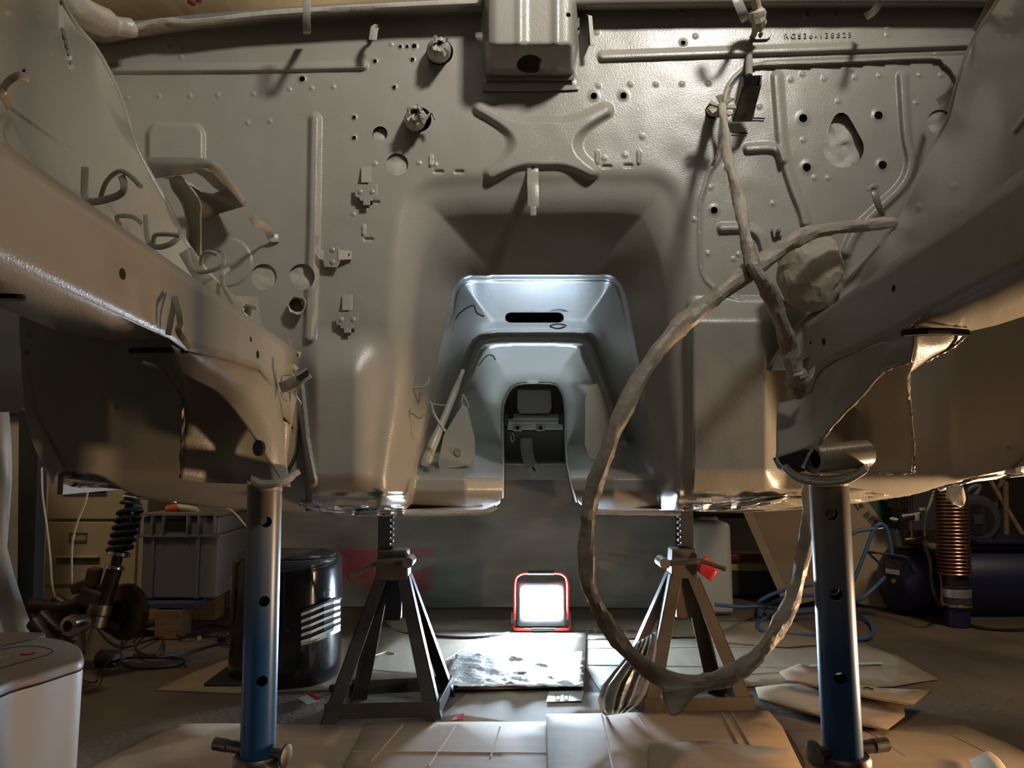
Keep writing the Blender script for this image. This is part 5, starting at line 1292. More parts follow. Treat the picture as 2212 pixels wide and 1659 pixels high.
# foil covered board in front of the lamp
g = Geo(); rnd = random.Random(11)
fo = []
for i in range(15):
    t = i / 14; row = []
    for j in range(29):
        s_ = j / 28
        xa, xb = 985 + (940 - 985) * t, 1262 - 4 * t
        x = xa + (xb - xa) * s_; y = 1408 + 74 * t + 5 * (1 - s_) * (1 - t)
        if i in (0, 14) or j in (0, 28): x += rnd.uniform(-4, 4); y += rnd.uniform(-1.5, 1.5)
        h = .017 + .010 * abs(noise.noise(Vector((x * .02, y * .08, 4)))) + .004 * noise.noise(Vector((x * .07, y * .2, 9)))
        if j > 26: h += .006
        row.append(G(x, y, h))
    fo.append(row)
g.patch([[tuple(p) for p in r] for r in fo], 1, 1, linear=True)
fb = single('foil_board', 'crinkled foil-covered board reflecting the work lamp in front of it', 'foil', g, M['foil'], G(1120, 1445), smooth=True, angle=28, solid=.002)
g = Geo(); g.prism([G(945, 1492, .0), G(1255, 1490, .0), G(1255, 1478, .0), G(960, 1480, .0)], (0, 0, .005)); single('dark_board', 'dark board edge under the foil-covered board', 'board', g, M['black_matt'], G(1100, 1485))
g = Geo(); rnd = random.Random(15)
fo = []
for i in range(9):
    t = i / 8
    fo.append([G(1000 + (1176 - 1000) * j / 12 - 30 * t, 1572 + 40 * t, .014 + .006 * abs(noise.noise(Vector((i * .9, j * .7, 2)))) + .002 * rnd.random()) for j in range(13)])
g.patch([[tuple(p) for p in r] for r in fo], 1, 1, linear=True)
single('clear_film', 'thin clear crinkled film patch on the front centre cardboard', 'film', g, M['sheet_plastic'], G(1080, 1590), smooth=True, angle=30) if False else None
# small litter
T_ = Thing('litter_tag', 'clear and red plastic scrap on the concrete between the blue stand and left axle stand', 'litter', G(668, 1510))
g = Geo(); g.patch([[G(642, 1508, .002), G(668, 1500, .006)], [G(664, 1522, .002), G(692, 1514, .008)]], 3, 3); T_.part('clear_scrap', g, M['white_plastic'], solid=.0006)
g = Geo(); g.tube([G(668, 1498, .007), G(688, 1510, .010)], .0045, 10); T_.part('red_strip', g, M['red_tag'])
g = Geo(); g.tube([G(853, 1412, .014), G(845, 1398, .016) if False else G(835, 1408, .014), G(810, 1416, .014)], .002, 6); single('cable_tie', 'pale loose wire end on the cardboard behind the left axle stand', 'wire', g, M['white_cord'], G(830, 1410))
g = Geo(); g.patch([[G(985, 1548, .009), G(1003, 1540, .012)], [G(975, 1556, .009), G(1000, 1553, .010)]], 3, 3); single('red_scrap', 'small red film scrap by the right foot of the left axle stand', 'litter', g, M['red_tag'], G(990, 1550), solid=.0006)
# ------------------------------------------------------------------ printed polythene hung behind the car
g = Geo(); rows_ = []
rnd = random.Random(2)
zt = .64
for i in range(26):
    z = zt * (1 - i / 25)
    row = []
    for j in range(90):
        x = -1.25 + 1.90 * j / 89
        y = 3.10 + .035 * noise.noise(Vector((x * 2.2 + z * 1.6, z * 1.2, 1))) + .02 * noise.noise(Vector((x * 6 - z * 5, z * 3, 5))) + .012 * math.sin(x * 9 + z * 14)
        row.append((x, y, max(z, .004)))
    rows_.append(row)
g.patch(rows_, linear=True)
single('hanging_sheet', 'dark grey-green polythene sheet with a faded red print hung behind the car', 'plastic sheet', g, M['tarp'], (-.15, 3.1, 0), smooth=True, angle=180, normals=False)

# ------------------------------------------------------------------ masking-wrapped hose hanging in a loop
def wrapped(name, label, pts, radii, seed, cat='hose'):
    p = catmull([tuple(P(*q)) for q in pts], 10); n = len(p); m_ = 14
    g = Geo(); g.tube(p, [radii[min(int(i * len(radii) / n), len(radii) - 1)] for i in range(n)], m_)
    # facet the wrap into overlapping twists of paper
    for i in range(n):
        for k in range(m_):
            q = g.v[i * m_ + k]; c = Vector(p[i]); dv = q - c
            a = 6.2832 * k / m_
            s_ = 1 + .13 * math.sin(a * 2 + i * .33 + seed) + .16 * noise.noise(Vector((i * .30, k * .9, seed))) + (.10 if (i + k // 3) % 9 == 0 else 0)
            g.v[i * m_ + k] = c + dv * s_
    return g
T_ = Thing('wrapped_hose', 'brown paper-wrapped hose hanging from the right wing in a wide loop near the floor', 'hose', P(1500, 1470, 1.05))
loop = [(1930, 480, 1.20), (1860, 488, 1.17), (1760, 500, 1.13), (1700, 530, 1.10), (1640, 570, 1.08), (1560, 630, 1.06), (1480, 695, 1.04), (1410, 775, 1.02), (1350, 880, 1.00), (1305, 990, .99), (1276, 1080, .99), (1268, 1150, .99), (1268, 1240, .99), (1290, 1310, 1.0), (1330, 1375, 1.01),
        (1380, 1430, 1.03), (1440, 1468, 1.05), (1520, 1474, 1.07), (1590, 1452, 1.09), (1650, 1400, 1.11), (1695, 1330, 1.13), (1722, 1260, 1.15), (1738, 1180, 1.16), (1744, 1110, 1.17), (1745, 1050, 1.20)]
rad = [.0085, .010, .011, .0125, .0125, .012, .0115, .011, .0105, .010, .010, .0098, .0095, .0105, .011, .0115, .012, .0115, .0115, .011, .010, .009, .008]
T_.part('wrap', wrapped('wrap', '', loop, rad, 3), M['wrap'], smooth=True, angle=24)
g = Geo(); g.patch([[P(1430, 1492, 1.03), P(1480, 1484, 1.035), P(1540, 1482, 1.06)], [P(1434, 1515, 1.03), P(1480, 1510, 1.03), P(1500, 1504, 1.05)], [P(1448, 1545, 1.02), P(1462, 1545, 1.02), P(1480, 1530, 1.03)]], 4, 4); T_.part('loose_flap', g, M['tape'], smooth=True, solid=.0006)
g = Geo(); g.patch([[P(1262, 1270, .985), P(1270, 1262, .985)], [P(1270, 1285, .985), P(1280, 1290, .985)]], 3, 3); T_.part('loose_flap', g, M['tape'], solid=.0006)
T_ = Thing('wrapped_harness', 'paper-wrapped wiring tail running down from a firewall hole, crossing the looped hose', 'wiring harness', P(1560, 235, 1.25))
h1 = [(1560, 228, 1.25), (1566, 280, 1.20), (1572, 340, 1.16), (1588, 400, 1.12), (1602, 460, 1.09), (1612, 520, 1.065), (1628, 575, 1.055), (1655, 620, 1.06), (1682, 680, 1.09), (1700, 735, 1.12), (1716, 790, 1.14), (1724, 830, 1.15), (1722, 855, 1.16)]
T_.part('wrap', wrapped('wrap', '', h1, [.0065, .007, .0075, .0085, .0085, .0085, .0095, .0105, .011, .0115, .0135, .016, .010], 8), M['wrap'], smooth=True, angle=24)
g = Geo(); rnd = random.Random(8)
for k in range(7):
    a = k * .9; c = P(1558, 234, 1.255)
    e = [c + Vector((.024 * math.cos(a + s), -.012 + .01 * rnd.random(), .020 * math.sin(a + s))) for s in (-.28, .28)]
    g.add([c, e[0], e[1]], [(0, 1, 2)])
T_.part('paper_rosette', g, M['tape'], solid=.003)
g = Geo(); g.tube([P(1536, 240, 1.335), P(1546, 240, 1.30), P(1558, 236, 1.262)], .009, 10, smooth=4, wob=.2, seed=2); T_.part('grommet_end', g, M['tape'], smooth=True)
g = Geo(); g.patch([[P(1748, 800, 1.15), P(1762, 790, 1.16)], [P(1746, 825, 1.15), P(1756, 815, 1.15)]], 3, 3); T_.part('loose_flap', g, M['tape'], solid=.0006)
g = Geo(); g.tube([P(1574, 190, 1.32), P(1566, 215, 1.29), P(1560, 300, 1.31), P(1545, 345, 1.325)], .003, 8, smooth=5); T_.part('thin_tail', g, M['tape'], smooth=True)
# wrapped ball
g = Geo(); c = P(1752, 588, 1.235); rnd = random.Random(5)
bm = bmesh.new(); bmesh.ops.create_icosphere(bm, subdivisions=4, radius=1.0)
for v in bm.verts:
    n0 = v.co.normalized()
    r_ = .054 * (1 + .10 * noise.noise(n0 * 2.1) + .09 * abs(noise.noise(n0 * 4.3 + Vector((3, 1, 2)))) + .06 * abs(noise.noise(n0 * 9)))
    v.co = Vector((n0.x * r_ * .94, n0.y * r_ * .8, n0.z * r_ * 1.18 - .0))
g.add([c + v.co for v in bm.verts], [tuple(v.index for v in f.verts) for f in bm.faces]); bm.free()
single('masked_ball', 'crumpled masking paper ball wrapped round a part beside the right rail', 'masking paper', g, M['paper'], c, smooth=True, angle=16)
g = Geo(); g.tube([P(1628, -10, 1.25), P(1634, 10, 1.27), P(1636, 30, 1.28), P(1640, 48, 1.29), P(1632, 64, 1.31), P(1628, 76, 1.325)], [.006, .008, .015, .014, .006, .005], 10, wob=.35, seed=4, smooth=3)
single('masked_stub', 'small masking paper twist under the lip, above the stud and steel channel', 'masking paper', g, M['paper'], P(1636, 40, 1.28), smooth=True, angle=20)
# steel channel on the stud
T_ = Thing('steel_channel', 'short bare steel channel on a painted stud, at the pedal plate corner', 'bracket', P(1610, 240, 1.33))
g = Geo(); g.tube([P(1618, 118, 1.335), P(1618, 165, 1.30)], .0062, 12); T_.part('stud', g, M['primer'], smooth=True)
g = Geo(); g.lathe([(.0075, 0), (.0075, .003)], P(1618, 117, 1.336), (0, 0, 1), 12); T_.part('stud_head', g, M['primer'])
A_ = [(1600, 162, 1.27), (1646, 160, 1.27), (1646, 184, 1.255), (1604, 186, 1.255)]      # open top end
B_ = [(1580, 258, 1.325), (1628, 256, 1.325), (1624, 262, 1.322), (1582, 262, 1.322)]
def slab(a, b, c_, d_, n_): g = Geo(); g.prism([P(*a), P(*b), P(*c_), P(*d_)], n_); return g
T_.part('front_face', slab((1604, 186, 1.235), (1645, 184, 1.235), (1624, 262, 1.30), (1582, 262, 1.30), (0, .003, 0)), M['steel'], bevel=.0006)
T_.part('left_face', slab((1602, 164, 1.27), (1604, 186, 1.235), (1582, 262, 1.30), (1580, 256, 1.32), (.003, 0, 0)), M['black_paint'], bevel=.0006)
T_.part('right_face', slab((1646, 162, 1.27), (1645, 184, 1.235), (1624, 262, 1.30), (1628, 256, 1.32), (-.003, 0, 0)), M['steel'], bevel=.0006)
T_.part('back_face', slab((1602, 164, 1.27), (1646, 162, 1.27), (1628, 256, 1.32), (1580, 256, 1.32), (0, .003, 0)), M['black_paint'], bevel=.0006)

# masked exhaust lump in the tunnel
g = Geo(); c = P(1150, 806, 2.60); bm = bmesh.new(); bmesh.ops.create_icosphere(bm, subdivisions=4, radius=1.0)
for v in bm.verts:
    n0 = v.co.normalized(); r_ = 1 + .15 * noise.noise(n0 * 3) + .12 * abs(noise.noise(Vector((n0.x * 9, n0.y * 3, n0.z * 2))))
    v.co = Vector((n0.x * r_ * .058, n0.y * r_ * .05, n0.z * r_ * .034))
g.add([c + v.co for v in bm.verts], [tuple(v.index for v in f.verts) for f in bm.faces]); bm.free()
single('foil_wrapped_lump', 'foil and paper wrapped lump high in the back of the tunnel', 'masking', g, M['paper_grey'], c, smooth=True, angle=18)
# foil strips under the sills
def foilstrip(label, top_, bot_, d, seed, m='foil'):
    g = Geo(); rows_ = []
    t_ = catmull(top_, 4); b_ = catmull(bot_, 4)
    for k in range(6):
        row = []
        for i, (a, b) in enumerate(zip(t_, b_)):
            x = a[0] + (b[0] - a[0]) * k / 5; y = a[1] + (b[1] - a[1]) * k / 5
            row.append(P(x, y, d + .025 * noise.noise(Vector((i * .6, k * .8, seed)))))
        rows_.append(row)
    g.patch(rows_, linear=True)
    return single('foil_strip', label, 'foil', g, M[m], P(t_[0][0], t_[0][1], d), smooth=True, angle=25, solid=.001)
foilstrip('bright foil masking along the left sill, below the left wheel housing', [(118, 1006), (170, 1012), (230, 1028), (290, 1056)], [(130, 1048), (170, 1053), (230, 1054), (292, 1061)], 1.42, 1)
foilstrip('narrow foil masking strip further right along the left sill', [(290, 1058), (330, 1066), (380, 1080)], [(296, 1078), (330, 1080), (382, 1086)], 1.44, 2)
foilstrip('bright foil masking along the right sill at the picture edge', [(2020, 1044), (2100, 1024), (2212, 996), (2300, 985)], [(2030, 1062), (2100, 1042), (2212, 1028), (2300, 1018)], 1.42, 3)
foilstrip('crinkled shining masking film along the bottom seam left of the tunnel', [(650, 1078), (690, 1090), (760, 1092), (830, 1091), (880, 1094)], [(645, 1092), (690, 1106), (760, 1114), (830, 1116), (872, 1114)], 1.37, 4)  # lower edge let down to keep lamp light off the left rail
foilstrip('crinkled shining masking film along the bottom seam right of the tunnel', [(1462, 1086), (1540, 1085), (1620, 1076), (1700, 1066)], [(1466, 1104), (1540, 1104), (1620, 1098), (1700, 1082)], 1.36, 5)
g = Geo(); g.patch([[P(2044, 1052, 1.40), P(2080, 1050, 1.40)], [P(2046, 1078, 1.38), P(2086, 1076, 1.39)], [P(2074, 1096, 1.38), P(2082, 1092, 1.38)]], 4, 4)
single('hanging_tape', 'loose tape tongue hanging from the right sill in front of the ribbed duct', 'tape', g, M['tape'], P(2060, 1060, 1.4), smooth=True, solid=.0008)
g = Geo(); g.patch([[P(622, 1050, 1.36), P(700, 1080, 1.40)], [P(604, 1062, 1.42), P(690, 1096, 1.46)]], 3, 3); CAR.part('floor_edge', g, M['primer'], solid=.002) if False else None

# ------------------------------------------------------------------ background, left side
T_ = Thing('filing_cabinet', 'old beige metal filing cabinet against the back at the left', 'filing cabinet', (-1.62, 2.95, 0))
D_ = 2.92
def BP(px, py, d=D_): return P(px, py, d)
x0, x1 = BP(84, 1200).x, BP(312, 1200).x; zt = BP(100, 960).z
g = Geo(); g.box(((x0 + x1) / 2, D_ + .30, .35), (x1 - x0, .58, .70)); T_.part('carcass', g, M['beige'], bevel=.004)
for (ya, yb) in ((985, 1121), (1127, 1262), (1270, 1330)):
    za, zb = BP(200, ya).z, max(BP(200, yb).z, .02)
    g = Geo(); g.box(((x0 + x1) / 2 - .005, D_ + .002, (za + zb) / 2), (x1 - x0 - .05, .02, za - zb)); dr = T_.part('drawer', g, M['beige'], bevel=.003)
    if yb < 1300:
        zc = BP(200, ya + 82).z if ya > 1000 else BP(200, 1063).z
        hc = BP(180 if ya < 1000 else 171, 1).x
        g = Geo(); g.box((BP(172 if ya > 1000 else 180, 1200).x, D_ - .006, zc), (.165, .012, .028)); T_.part('handle', g, M['beige_dark'], parent=dr, bevel=.003)
        g = Geo(); g.box((BP(172 if ya > 1000 else 180, 1200).x, D_ - .016, zc + .012), (.16, .014, .008)); T_.part('handle_lip', g, M['beige'], parent=dr, bevel=.003)
    if ya == 1127:
        zc = BP(172, 1160).z
        g = Geo(); xc = BP(172, 1160).x
        for dx, dz, w, h in ((0, .015, .064, .005), (0, -.015, .064, .005), (-.031, 0, .005, .03), (.031, 0, .005, .03)): g.box((xc + dx, D_ - .010, zc + dz), (w, .006, h))
        o = T_.part('label_frame', g, M['beige_dark'], parent=dr)
        g = Geo(); g.box((xc, D_ - .009, zc), (.055, .002, .022)); T_.part('label_card', g, M['beige'], parent=dr)
g = Geo(); g.prism([BP(40, 880, 2.35), BP(86, 900, 2.35), BP(70, 1345, 2.35), BP(36, 1345, 2.35)], (0, .05, 0)); single('timber_post', 'dark upright timber post at the left in front of the beige filing cabinet', 'post', g, M['post'], G(55, 1345), bevel=.003)
# pale polythene hanging at the far left
g = Geo(); rows_ = []
for i in range(24):
    y = 890 + 480 * i / 23; row = []
    for j in range(10):
        x = -160 + (180 + 6 * math.sin(i * .28) + max(0, i - 14) * 6) * j / 9
        row.append(P(x, y, 2.25 + .04 * noise.noise(Vector((j * .9, i * .16, 1))) + .015 * math.sin(j * 2.1)))
    rows_.append(row)
g.patch([[tuple(p) for p in r] for r in rows_], 2, 1)
single('polythene_curtain', 'clouded pale blue polythene hanging at the left edge', 'plastic sheet', g, M['sheet_plastic'], G(0, 1372), smooth=True, angle=180)
g = Geo(); g.prism([P(-300, 560, 2.6), P(52, 640, 2.6), P(52, 893, 2.6), P(-300, 893, 2.6)], (0, .03, 0)); single('dull_board', 'dull grey board above the polythene at the left edge', 'board', g, M['darkgrey'], P(0, 890, 2.6))
g = Geo(); g.prism([P(0, 893, 2.62), P(90, 893, 2.62), P(70, 1352, 2.62), P(-20, 1352, 2.62)], (0, .06, 0)); single('plaster_pier', 'narrow dirty plaster pier beside the dark timber post', 'pier', g, M['wall'], G(30, 1352), bevel=.004)
# cords
for lab, pts in (('long cream cord hanging left in front of the filing cabinet', [(90, 1010), (92, 1070), (100, 1130), (108, 1200), (112, 1260), (120, 1292)]),
                 ('second cream cord bending outwards in front of the filing cabinet handles', [(192, 1050), (184, 1085), (165, 1135), (156, 1180), (155, 1240), (156, 1280), (160, 1302)]),
                 ('thin cream cord drooping over the grey crate', [(430, 1080), (455, 1094), (490, 1098), (510, 1112), (525, 1130), (534, 1138)])):
    g = Geo(); g.tube([P(x, y, 2.2) for x, y in pts], .0028, 6, smooth=5); single('cord', lab, 'cord', g, M['white_cord'], P(*pts[0], 2.2), smooth=True)
# suspension strut with brake disc
SD = 2.15
T_ = Thing('suspension_strut', 'old coil-over suspension strut leaning up from a rusty brake disc', 'suspension strut', G(250, 1392))
a_ = P(222, 1335, SD); b_ = P(284, 1075, SD + .05); ax = (b_ - a_)
def AT(px, py): return P(px, py, SD + .05 * (1335 - py) / 260)
g = Geo(); g.tube([AT(210, 1345), AT(247, 1232)], .0205, 22); T_.part('strut_tube', g, M['grease'], smooth=True)
g = Geo(); g.tube([AT(247, 1232), AT(284, 1082)], .014, 18); T_.part('damper_body', g, M['black_matt'], smooth=True)
g = Geo(); g.lathe([(.020, 0), (.026, .003), (.026, .010), (.020, .014)], AT(247, 1232), ax, 22); T_.part('spring_seat', g, M['chrome'], smooth=True)
g = Geo(); g.lathe([(.022, 0), (.030, .003), (.030, .012), (.022, .016)], AT(256, 1203), ax, 22); T_.part('adjuster_ring', g, M['chrome'], smooth=True)
for i in range(6):
    t = i / 5.6; c = AT(259 + 24 * t, 1186 - 88 * t)
    g = Geo(); tt = []
    for k in range(17):
        a = 6.2832 * k / 16; x = Vector((1, 0, .2)).normalized(); y = ax.normalized().cross(x)
        tt.append(c + x * (.031 * math.cos(a)) + y * (.031 * math.sin(a)) + ax.normalized() * (.004 * k / 16))
    g.tube(tt, .0062, 8, cap=False); T_.part('spring_coil', g, M['black_matt'], smooth=True)
g = Geo(); g.lathe([(.028, 0), (.030, .006), (.022, .012), (.018, .028)], AT(282, 1092), ax, 22); T_.part('top_mount', g, M['black_matt'], smooth=True)
g = Geo(); g.lathe([(.026, 0), (.026, .005), (.016, .018), (.006, .022), (.006, .032)], AT(286, 1076), ax, 22); T_.part('mount_cap', g, M['white_plastic'], smooth=True)
cd = P(268, 1322, 2.22); g = Geo(); g.lathe([(.040, .010), (.074, .006), (.078, 0), (.078, -.012), (.04, -.012)], cd, (-.35, -1, .05), 44); T_.part('brake_disc', g, M['rust'], smooth=True)
g = Geo(); g.lathe([(.012, .035), (.034, .030), (.036, .0)], cd, (-.35, -1, .05), 26); T_.part('hub', g, M['grease'], smooth=True)
g = Geo(); g.lathe([(.020, 0), (.026, .002), (.026, .03), (.03, .034), (.03, .06)], AT(206, 1355), ax, 22); T_.part('clamp', g, M['steel'], smooth=True)
g = Geo(); c = P(200, 1290, 2.16); g.box(c, (.06, .05, .05), Ry(20)); g.box(c + Vector((-.03, 0, .03)), (.05, .04, .03), Ry(-20)); g.box(c + Vector((.0, 0, .055)), (.03, .04, .05), Ry(10)); T_.part('brake_caliper', g, M['rust'], bevel=.006)
# driveline parts on the floor
T_ = Thing('axle_parts', 'greasy old axle and control-arm parts heaped on the floor at the left', 'car parts', G(120, 1400))
for (pa, pb, r, d, nm) in (((70, 1310), (190, 1300), .022, 2.2, 'axle_tube'), ((90, 1330), (160, 1380), .018, 2.05, 'control_arm'), ((120, 1295), (260, 1360), .016, 2.2, 'control_arm'), ((75, 1345), (130, 1400), .02, 2.0, 'control_arm')):
    g = Geo(); g.tube([P(*pa, d), P((pa[0] + pb[0]) / 2, (pa[1] + pb[1]) / 2 + 8, d - .02), P(*pb, d)], [r, r * .8, r * 1.2], 14, smooth=5); T_.part(nm, g, M['grease'], smooth=True)
g = Geo(); g.box(P(150, 1325, 2.25), (.14, .06, .05), Ry(8)); T_.part('carrier', g, M['rust'], bevel=.01)
g = Geo(); c = P(150, 1352, 1.98); g.lathe([(.014, .0), (.014, .006), (.024, .004), (.026, -.01), (.022, -.05)], c, (-.2, -1, .05), 26, cap=False); o = T_.part('pipe_flange', g, M['chrome'], smooth=True)
g = Geo(); g.lathe([(.0145, 0), (.0145, .001)], c, (-.2, -1, .05), 22); T_.part('pipe_bore', g, M['inside'], parent=o)
g = Geo(); g.lathe([(.018, 0), (.026, .01), (.026, .05), (.016, .06)], G(212, 1422, .02), (1, -.2, 0), 18); T_.part('joint', g, M['grease'], smooth=True)
g = Geo(); g.tube([G(180, 1470, .004), G(205, 1474, .01), G(214, 1460, .02), G(225, 1442, .008), G(260, 1420, .006)], .0022, 6, smooth=5); single('thin_wire', 'thin grey wire curling on the floor by the white appliance', 'wire', g, M['grease'], G(205, 1474), smooth=True)
# black cable tangle
cb_ = [[(160, 1320), (200, 1345), (230, 1380), (262, 1398), (300, 1390), (350, 1376), (420, 1372), (500, 1380)], [(262, 1398), (270, 1375), (310, 1362), (345, 1372), (350, 1395), (330, 1415), (300, 1408), (290, 1385), (320, 1366), (370, 1362), (390, 1375), (440, 1374), (508, 1372)],
       [(150, 1316), (178, 1350), (182, 1390), (180, 1410)], [(258, 1400), (264, 1432), (300, 1443), (380, 1438), (398, 1428), (370, 1420), (300, 1420), (240, 1428), (212, 1455)],
       [(290, 1415), (340, 1420), (420, 1405), (470, 1392), (510, 1395)], [(300, 1362), (340, 1350), (400, 1360), (460, 1350), (508, 1362)]]
labs = ['black cable running from the axle parts towards the heater, straightest of the tangle', 'black cable coiled in a double loop on the floor left of the heater', 'black cable bending down behind the white appliance', 'black cable lying in a long flat loop, nearest of the tangle',
        'black cable curving under the coils towards the foot of the heater', 'black cable passing in front of the pallet block']
for lab, pts in zip(labs, cb_):
    g = Geo(); g.tube([G(x, y, .006 + .012 * (i % 3 == 1)) if y > 1330 else P(x, y, 2.25) for i, (x, y) in enumerate(pts)], .0038, 7, smooth=6); single('black_cable', lab, 'cable', g, M['black_cable'], G(pts[2][0], max(pts[2][1], 1340)), group='black cables tangled at the left', smooth=True)
# crate on a pallet
CD = 2.62
T_ = Thing('storage_crate', 'grey plastic stacking crate with ribbed rim on a small pallet', 'crate', G(400, 1340, .085))
def CP(px, py, d=CD): return P(px, py, d)
g = Geo(); xa, xb = CP(300, 1200).x, CP(470, 1200).x; zb_, zt_ = CP(380, 1292).z, CP(380, 1110).z
dside = 3.02
bodyp = [Vector((xa + .01, CD, 0)), Vector((xb, CD, 0)), Vector((CP(545, 1100, dside).x, dside, 0)), Vector((xa + .05, dside, 0))]
g.prism([p + Vector((0, 0, zb_)) for p in bodyp], (0, 0, zt_ - zb_ - .01)); body = T_.part('body', g, M['crate'], bevel=.004)
rimz = CP(380, 1160).z
for dz in (zt_ - .006, rimz):
    g = Geo(); k = .012; g.prism([bodyp[0] + Vector((-k, -k, dz)), bodyp[1] + Vector((k, -k, dz)), bodyp[2] + Vector((k, k, dz)), bodyp[3] + Vector((-k, k, dz))], (0, 0, .008)); T_.part('rim_flange', g, M['crate'], bevel=.001)
for px in (302, 332, 356, 408, 432, 466):
    g = Geo(); x = CP(px, 1130).x; g.box((x, CD - .008, (zt_ + rimz) / 2), (.006, .016, zt_ - rimz)); T_.part('rib', g, M['crate'])
for px in (430, 334):
    g = Geo(); x = CP(px, 1130).x; g.box((x, CD - .004, (zb_ + rimz) / 2), (.010, .010, rimz - zb_)); T_.part('rib', g, M['crate'], bevel=.001)
g = Geo(); g.prism([CP(360, 1120, CD - .002), CP(404, 1120, CD - .002), CP(404, 1146, CD - .002), CP(360, 1146, CD - .002)], (0, -.001, 0)); T_.part('hand_hole', g, M['inside'])
T_ = Thing('pallet', 'small blue-painted wooden pallet with rough blocks under the grey crate', 'pallet', G(400, 1350))
zp = CP(380, 1295).z
for i, (dy, w) in enumerate(((0, .09), (.14, .09), (.28, .09))):
    g = Geo(); g.box(((CP(305, 1).x + CP(478, 1).x) / 2, CD + .0 + dy, zp - .012), (.30, w, .018)); T_.part('deck_board', g, M['blue_wood'], bevel=.002)
for px, dy in ((428, -.02), (428, .28), (312, .28)):
    g = Geo(); g.box((CP(px, 1).x, CD + dy + .02, (zp - .024) / 2), (.085, .09, zp - .026)); T_.part('block', g, M['wood'], bevel=.003)
T_ = Thing('spray_gun', 'orange and white tool lying on top of the grey crate', 'tool', CP(380, 1100, 2.7))
g = Geo(); g.tube([CP(360, 1100, 2.7), CP(388, 1096, 2.7)], [.013, .020, .016], 14); T_.part('orange_cup', g, M['orange'], smooth=True)
g = Geo(); g.tube([CP(384, 1094, 2.7), CP(425, 1102, 2.7), CP(430, 1108, 2.7)], [.014, .010, .006], 12); T_.part('white_handle', g, M['white_plastic'], smooth=True)
g = Geo(); g.prism([P(499, 1245, 2.3), P(509, 1240, 2.3), P(509, 1385, 2.3), P(496, 1378, 2.3)], (0, .003, 0)); T_ = Thing('perforated_strip', 'perforated metal strip standing left of the black heater', 'metal strip', G(502, 1384))
T_.part('strip', g, M['white_plastic'])
for k in range(16):
    for dx in (0, 5):
        g = Geo(); g.lathe([(.0018, 0), (.0018, .0008)], P(501 + dx, 1252 + k * 7.8, 2.299), (0, -1, 0), 8); T_.part('perforation', g, M['inside'])
T_ = Thing('cable_plug', 'black cable connector with a small white block, by the pallet', 'connector', G(470, 1378))
g = Geo(); g.tube([G(470, 1378, .015), G(488, 1376, .015)], .013, 12); T_.part('plug', g, M['black_matt'], smooth=True)
g = Geo(); g.box(G(431, 1379, .012), (.012, .01, .012)); T_.part('white_block', g, M['white_plastic'], bevel=.001)
g = Geo(); g.box(P(555, 1235, 2.75), (.22, .04, .20), Ry(35)); single('leaning_board', 'dark board edge leaning behind the black heater', 'board', g, M['darkgrey'], P(600, 1210, 2.7)) if False else None
g = Geo(); g.patch([[P(600, 1150, 2.62), P(680, 1190, 2.62)], [P(600, 1195, 2.62), P(680, 1205, 2.62)]], linear=True); single('wire_basket', 'dark wire mesh corner behind the top of the black heater', 'basket', g, M['darkgrey'], P(640, 1190, 2.62), solid=.004) if False else None

# ------------------------------------------------------------------ background, right side
T_ = Thing('jerrycan', 'off-white plastic canister standing behind the right axle stand', 'canister', G(1540, 1312))
JD = 2.95
def JP(px, py): return P(px, py, JD)
g = Geo(); xa, xb = JP(1496, 1200).x, JP(1584, 1200).x; zt_ = JP(1540, 1130).z
g.box(((xa + xb) / 2, JD + .12, zt_ / 2 + .002), (xb - xa, .24, zt_), taper=.96); T_.part('body', g, M['white_plastic'], bevel=.022, seg=4)
g = Geo(); g.box((JP(1520, 1).x, JD + .12, zt_ + .008), (.07, .03, .012)); T_.part('carry_handle', g, M['white_plastic'], bevel=.003)
T_ = Thing('trolley_jack', 'dark low trolley with a maroon rail behind the canister', 'trolley', G(1640, 1310))
g = Geo(); g.box(P(1640, 1204, 3.3), (.50, .04, .026)); T_.part('maroon_rail', g, M['maroon'], bevel=.004)
g = Geo(); g.box(P(1640, 1224, 3.32), (.50, .05, .03)); T_.part('beige_rail', g, M['beige'], bevel=.004)
g = Geo(); g.box((P(1640, 1280, 3.4).x, 3.4, .07), (.50, .2, .12)); T_.part('plinth', g, M['navy_mat'], bevel=.01)
g = Geo(); g.box((P(1640, 1150, 3.5).x, 3.52, .40), (.62, .1, .16)); T_.part('dark_casing', g, M['black_matt'], bevel=.02)
# leaning cartons
T_ = Thing('leaning_carton', 'brown corrugated carton leaning sideways behind the right blue stand', 'carton', G(1700, 1330))
g = Geo(); poly = [(1602, 1100, 3.25), (1700, 1090, 3.25), (1760, 1100, 3.25), (1790, 1290, 3.1), (1700, 1312, 3.08)]
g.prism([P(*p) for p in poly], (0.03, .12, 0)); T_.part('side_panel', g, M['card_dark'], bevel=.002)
g = Geo(); g.prism([P(1602, 1100, 3.245), P(1622, 1098, 3.245), P(1712, 1306, 3.075), (P(1696, 1312, 3.075))], (0, .006, 0)); T_.part('corrugated_edge', g, M['card'], bevel=.001)
T_ = Thing('printed_carton', 'brown carton with dark letters and a green corner leaning behind the compressor', 'carton', G(1860, 1318))
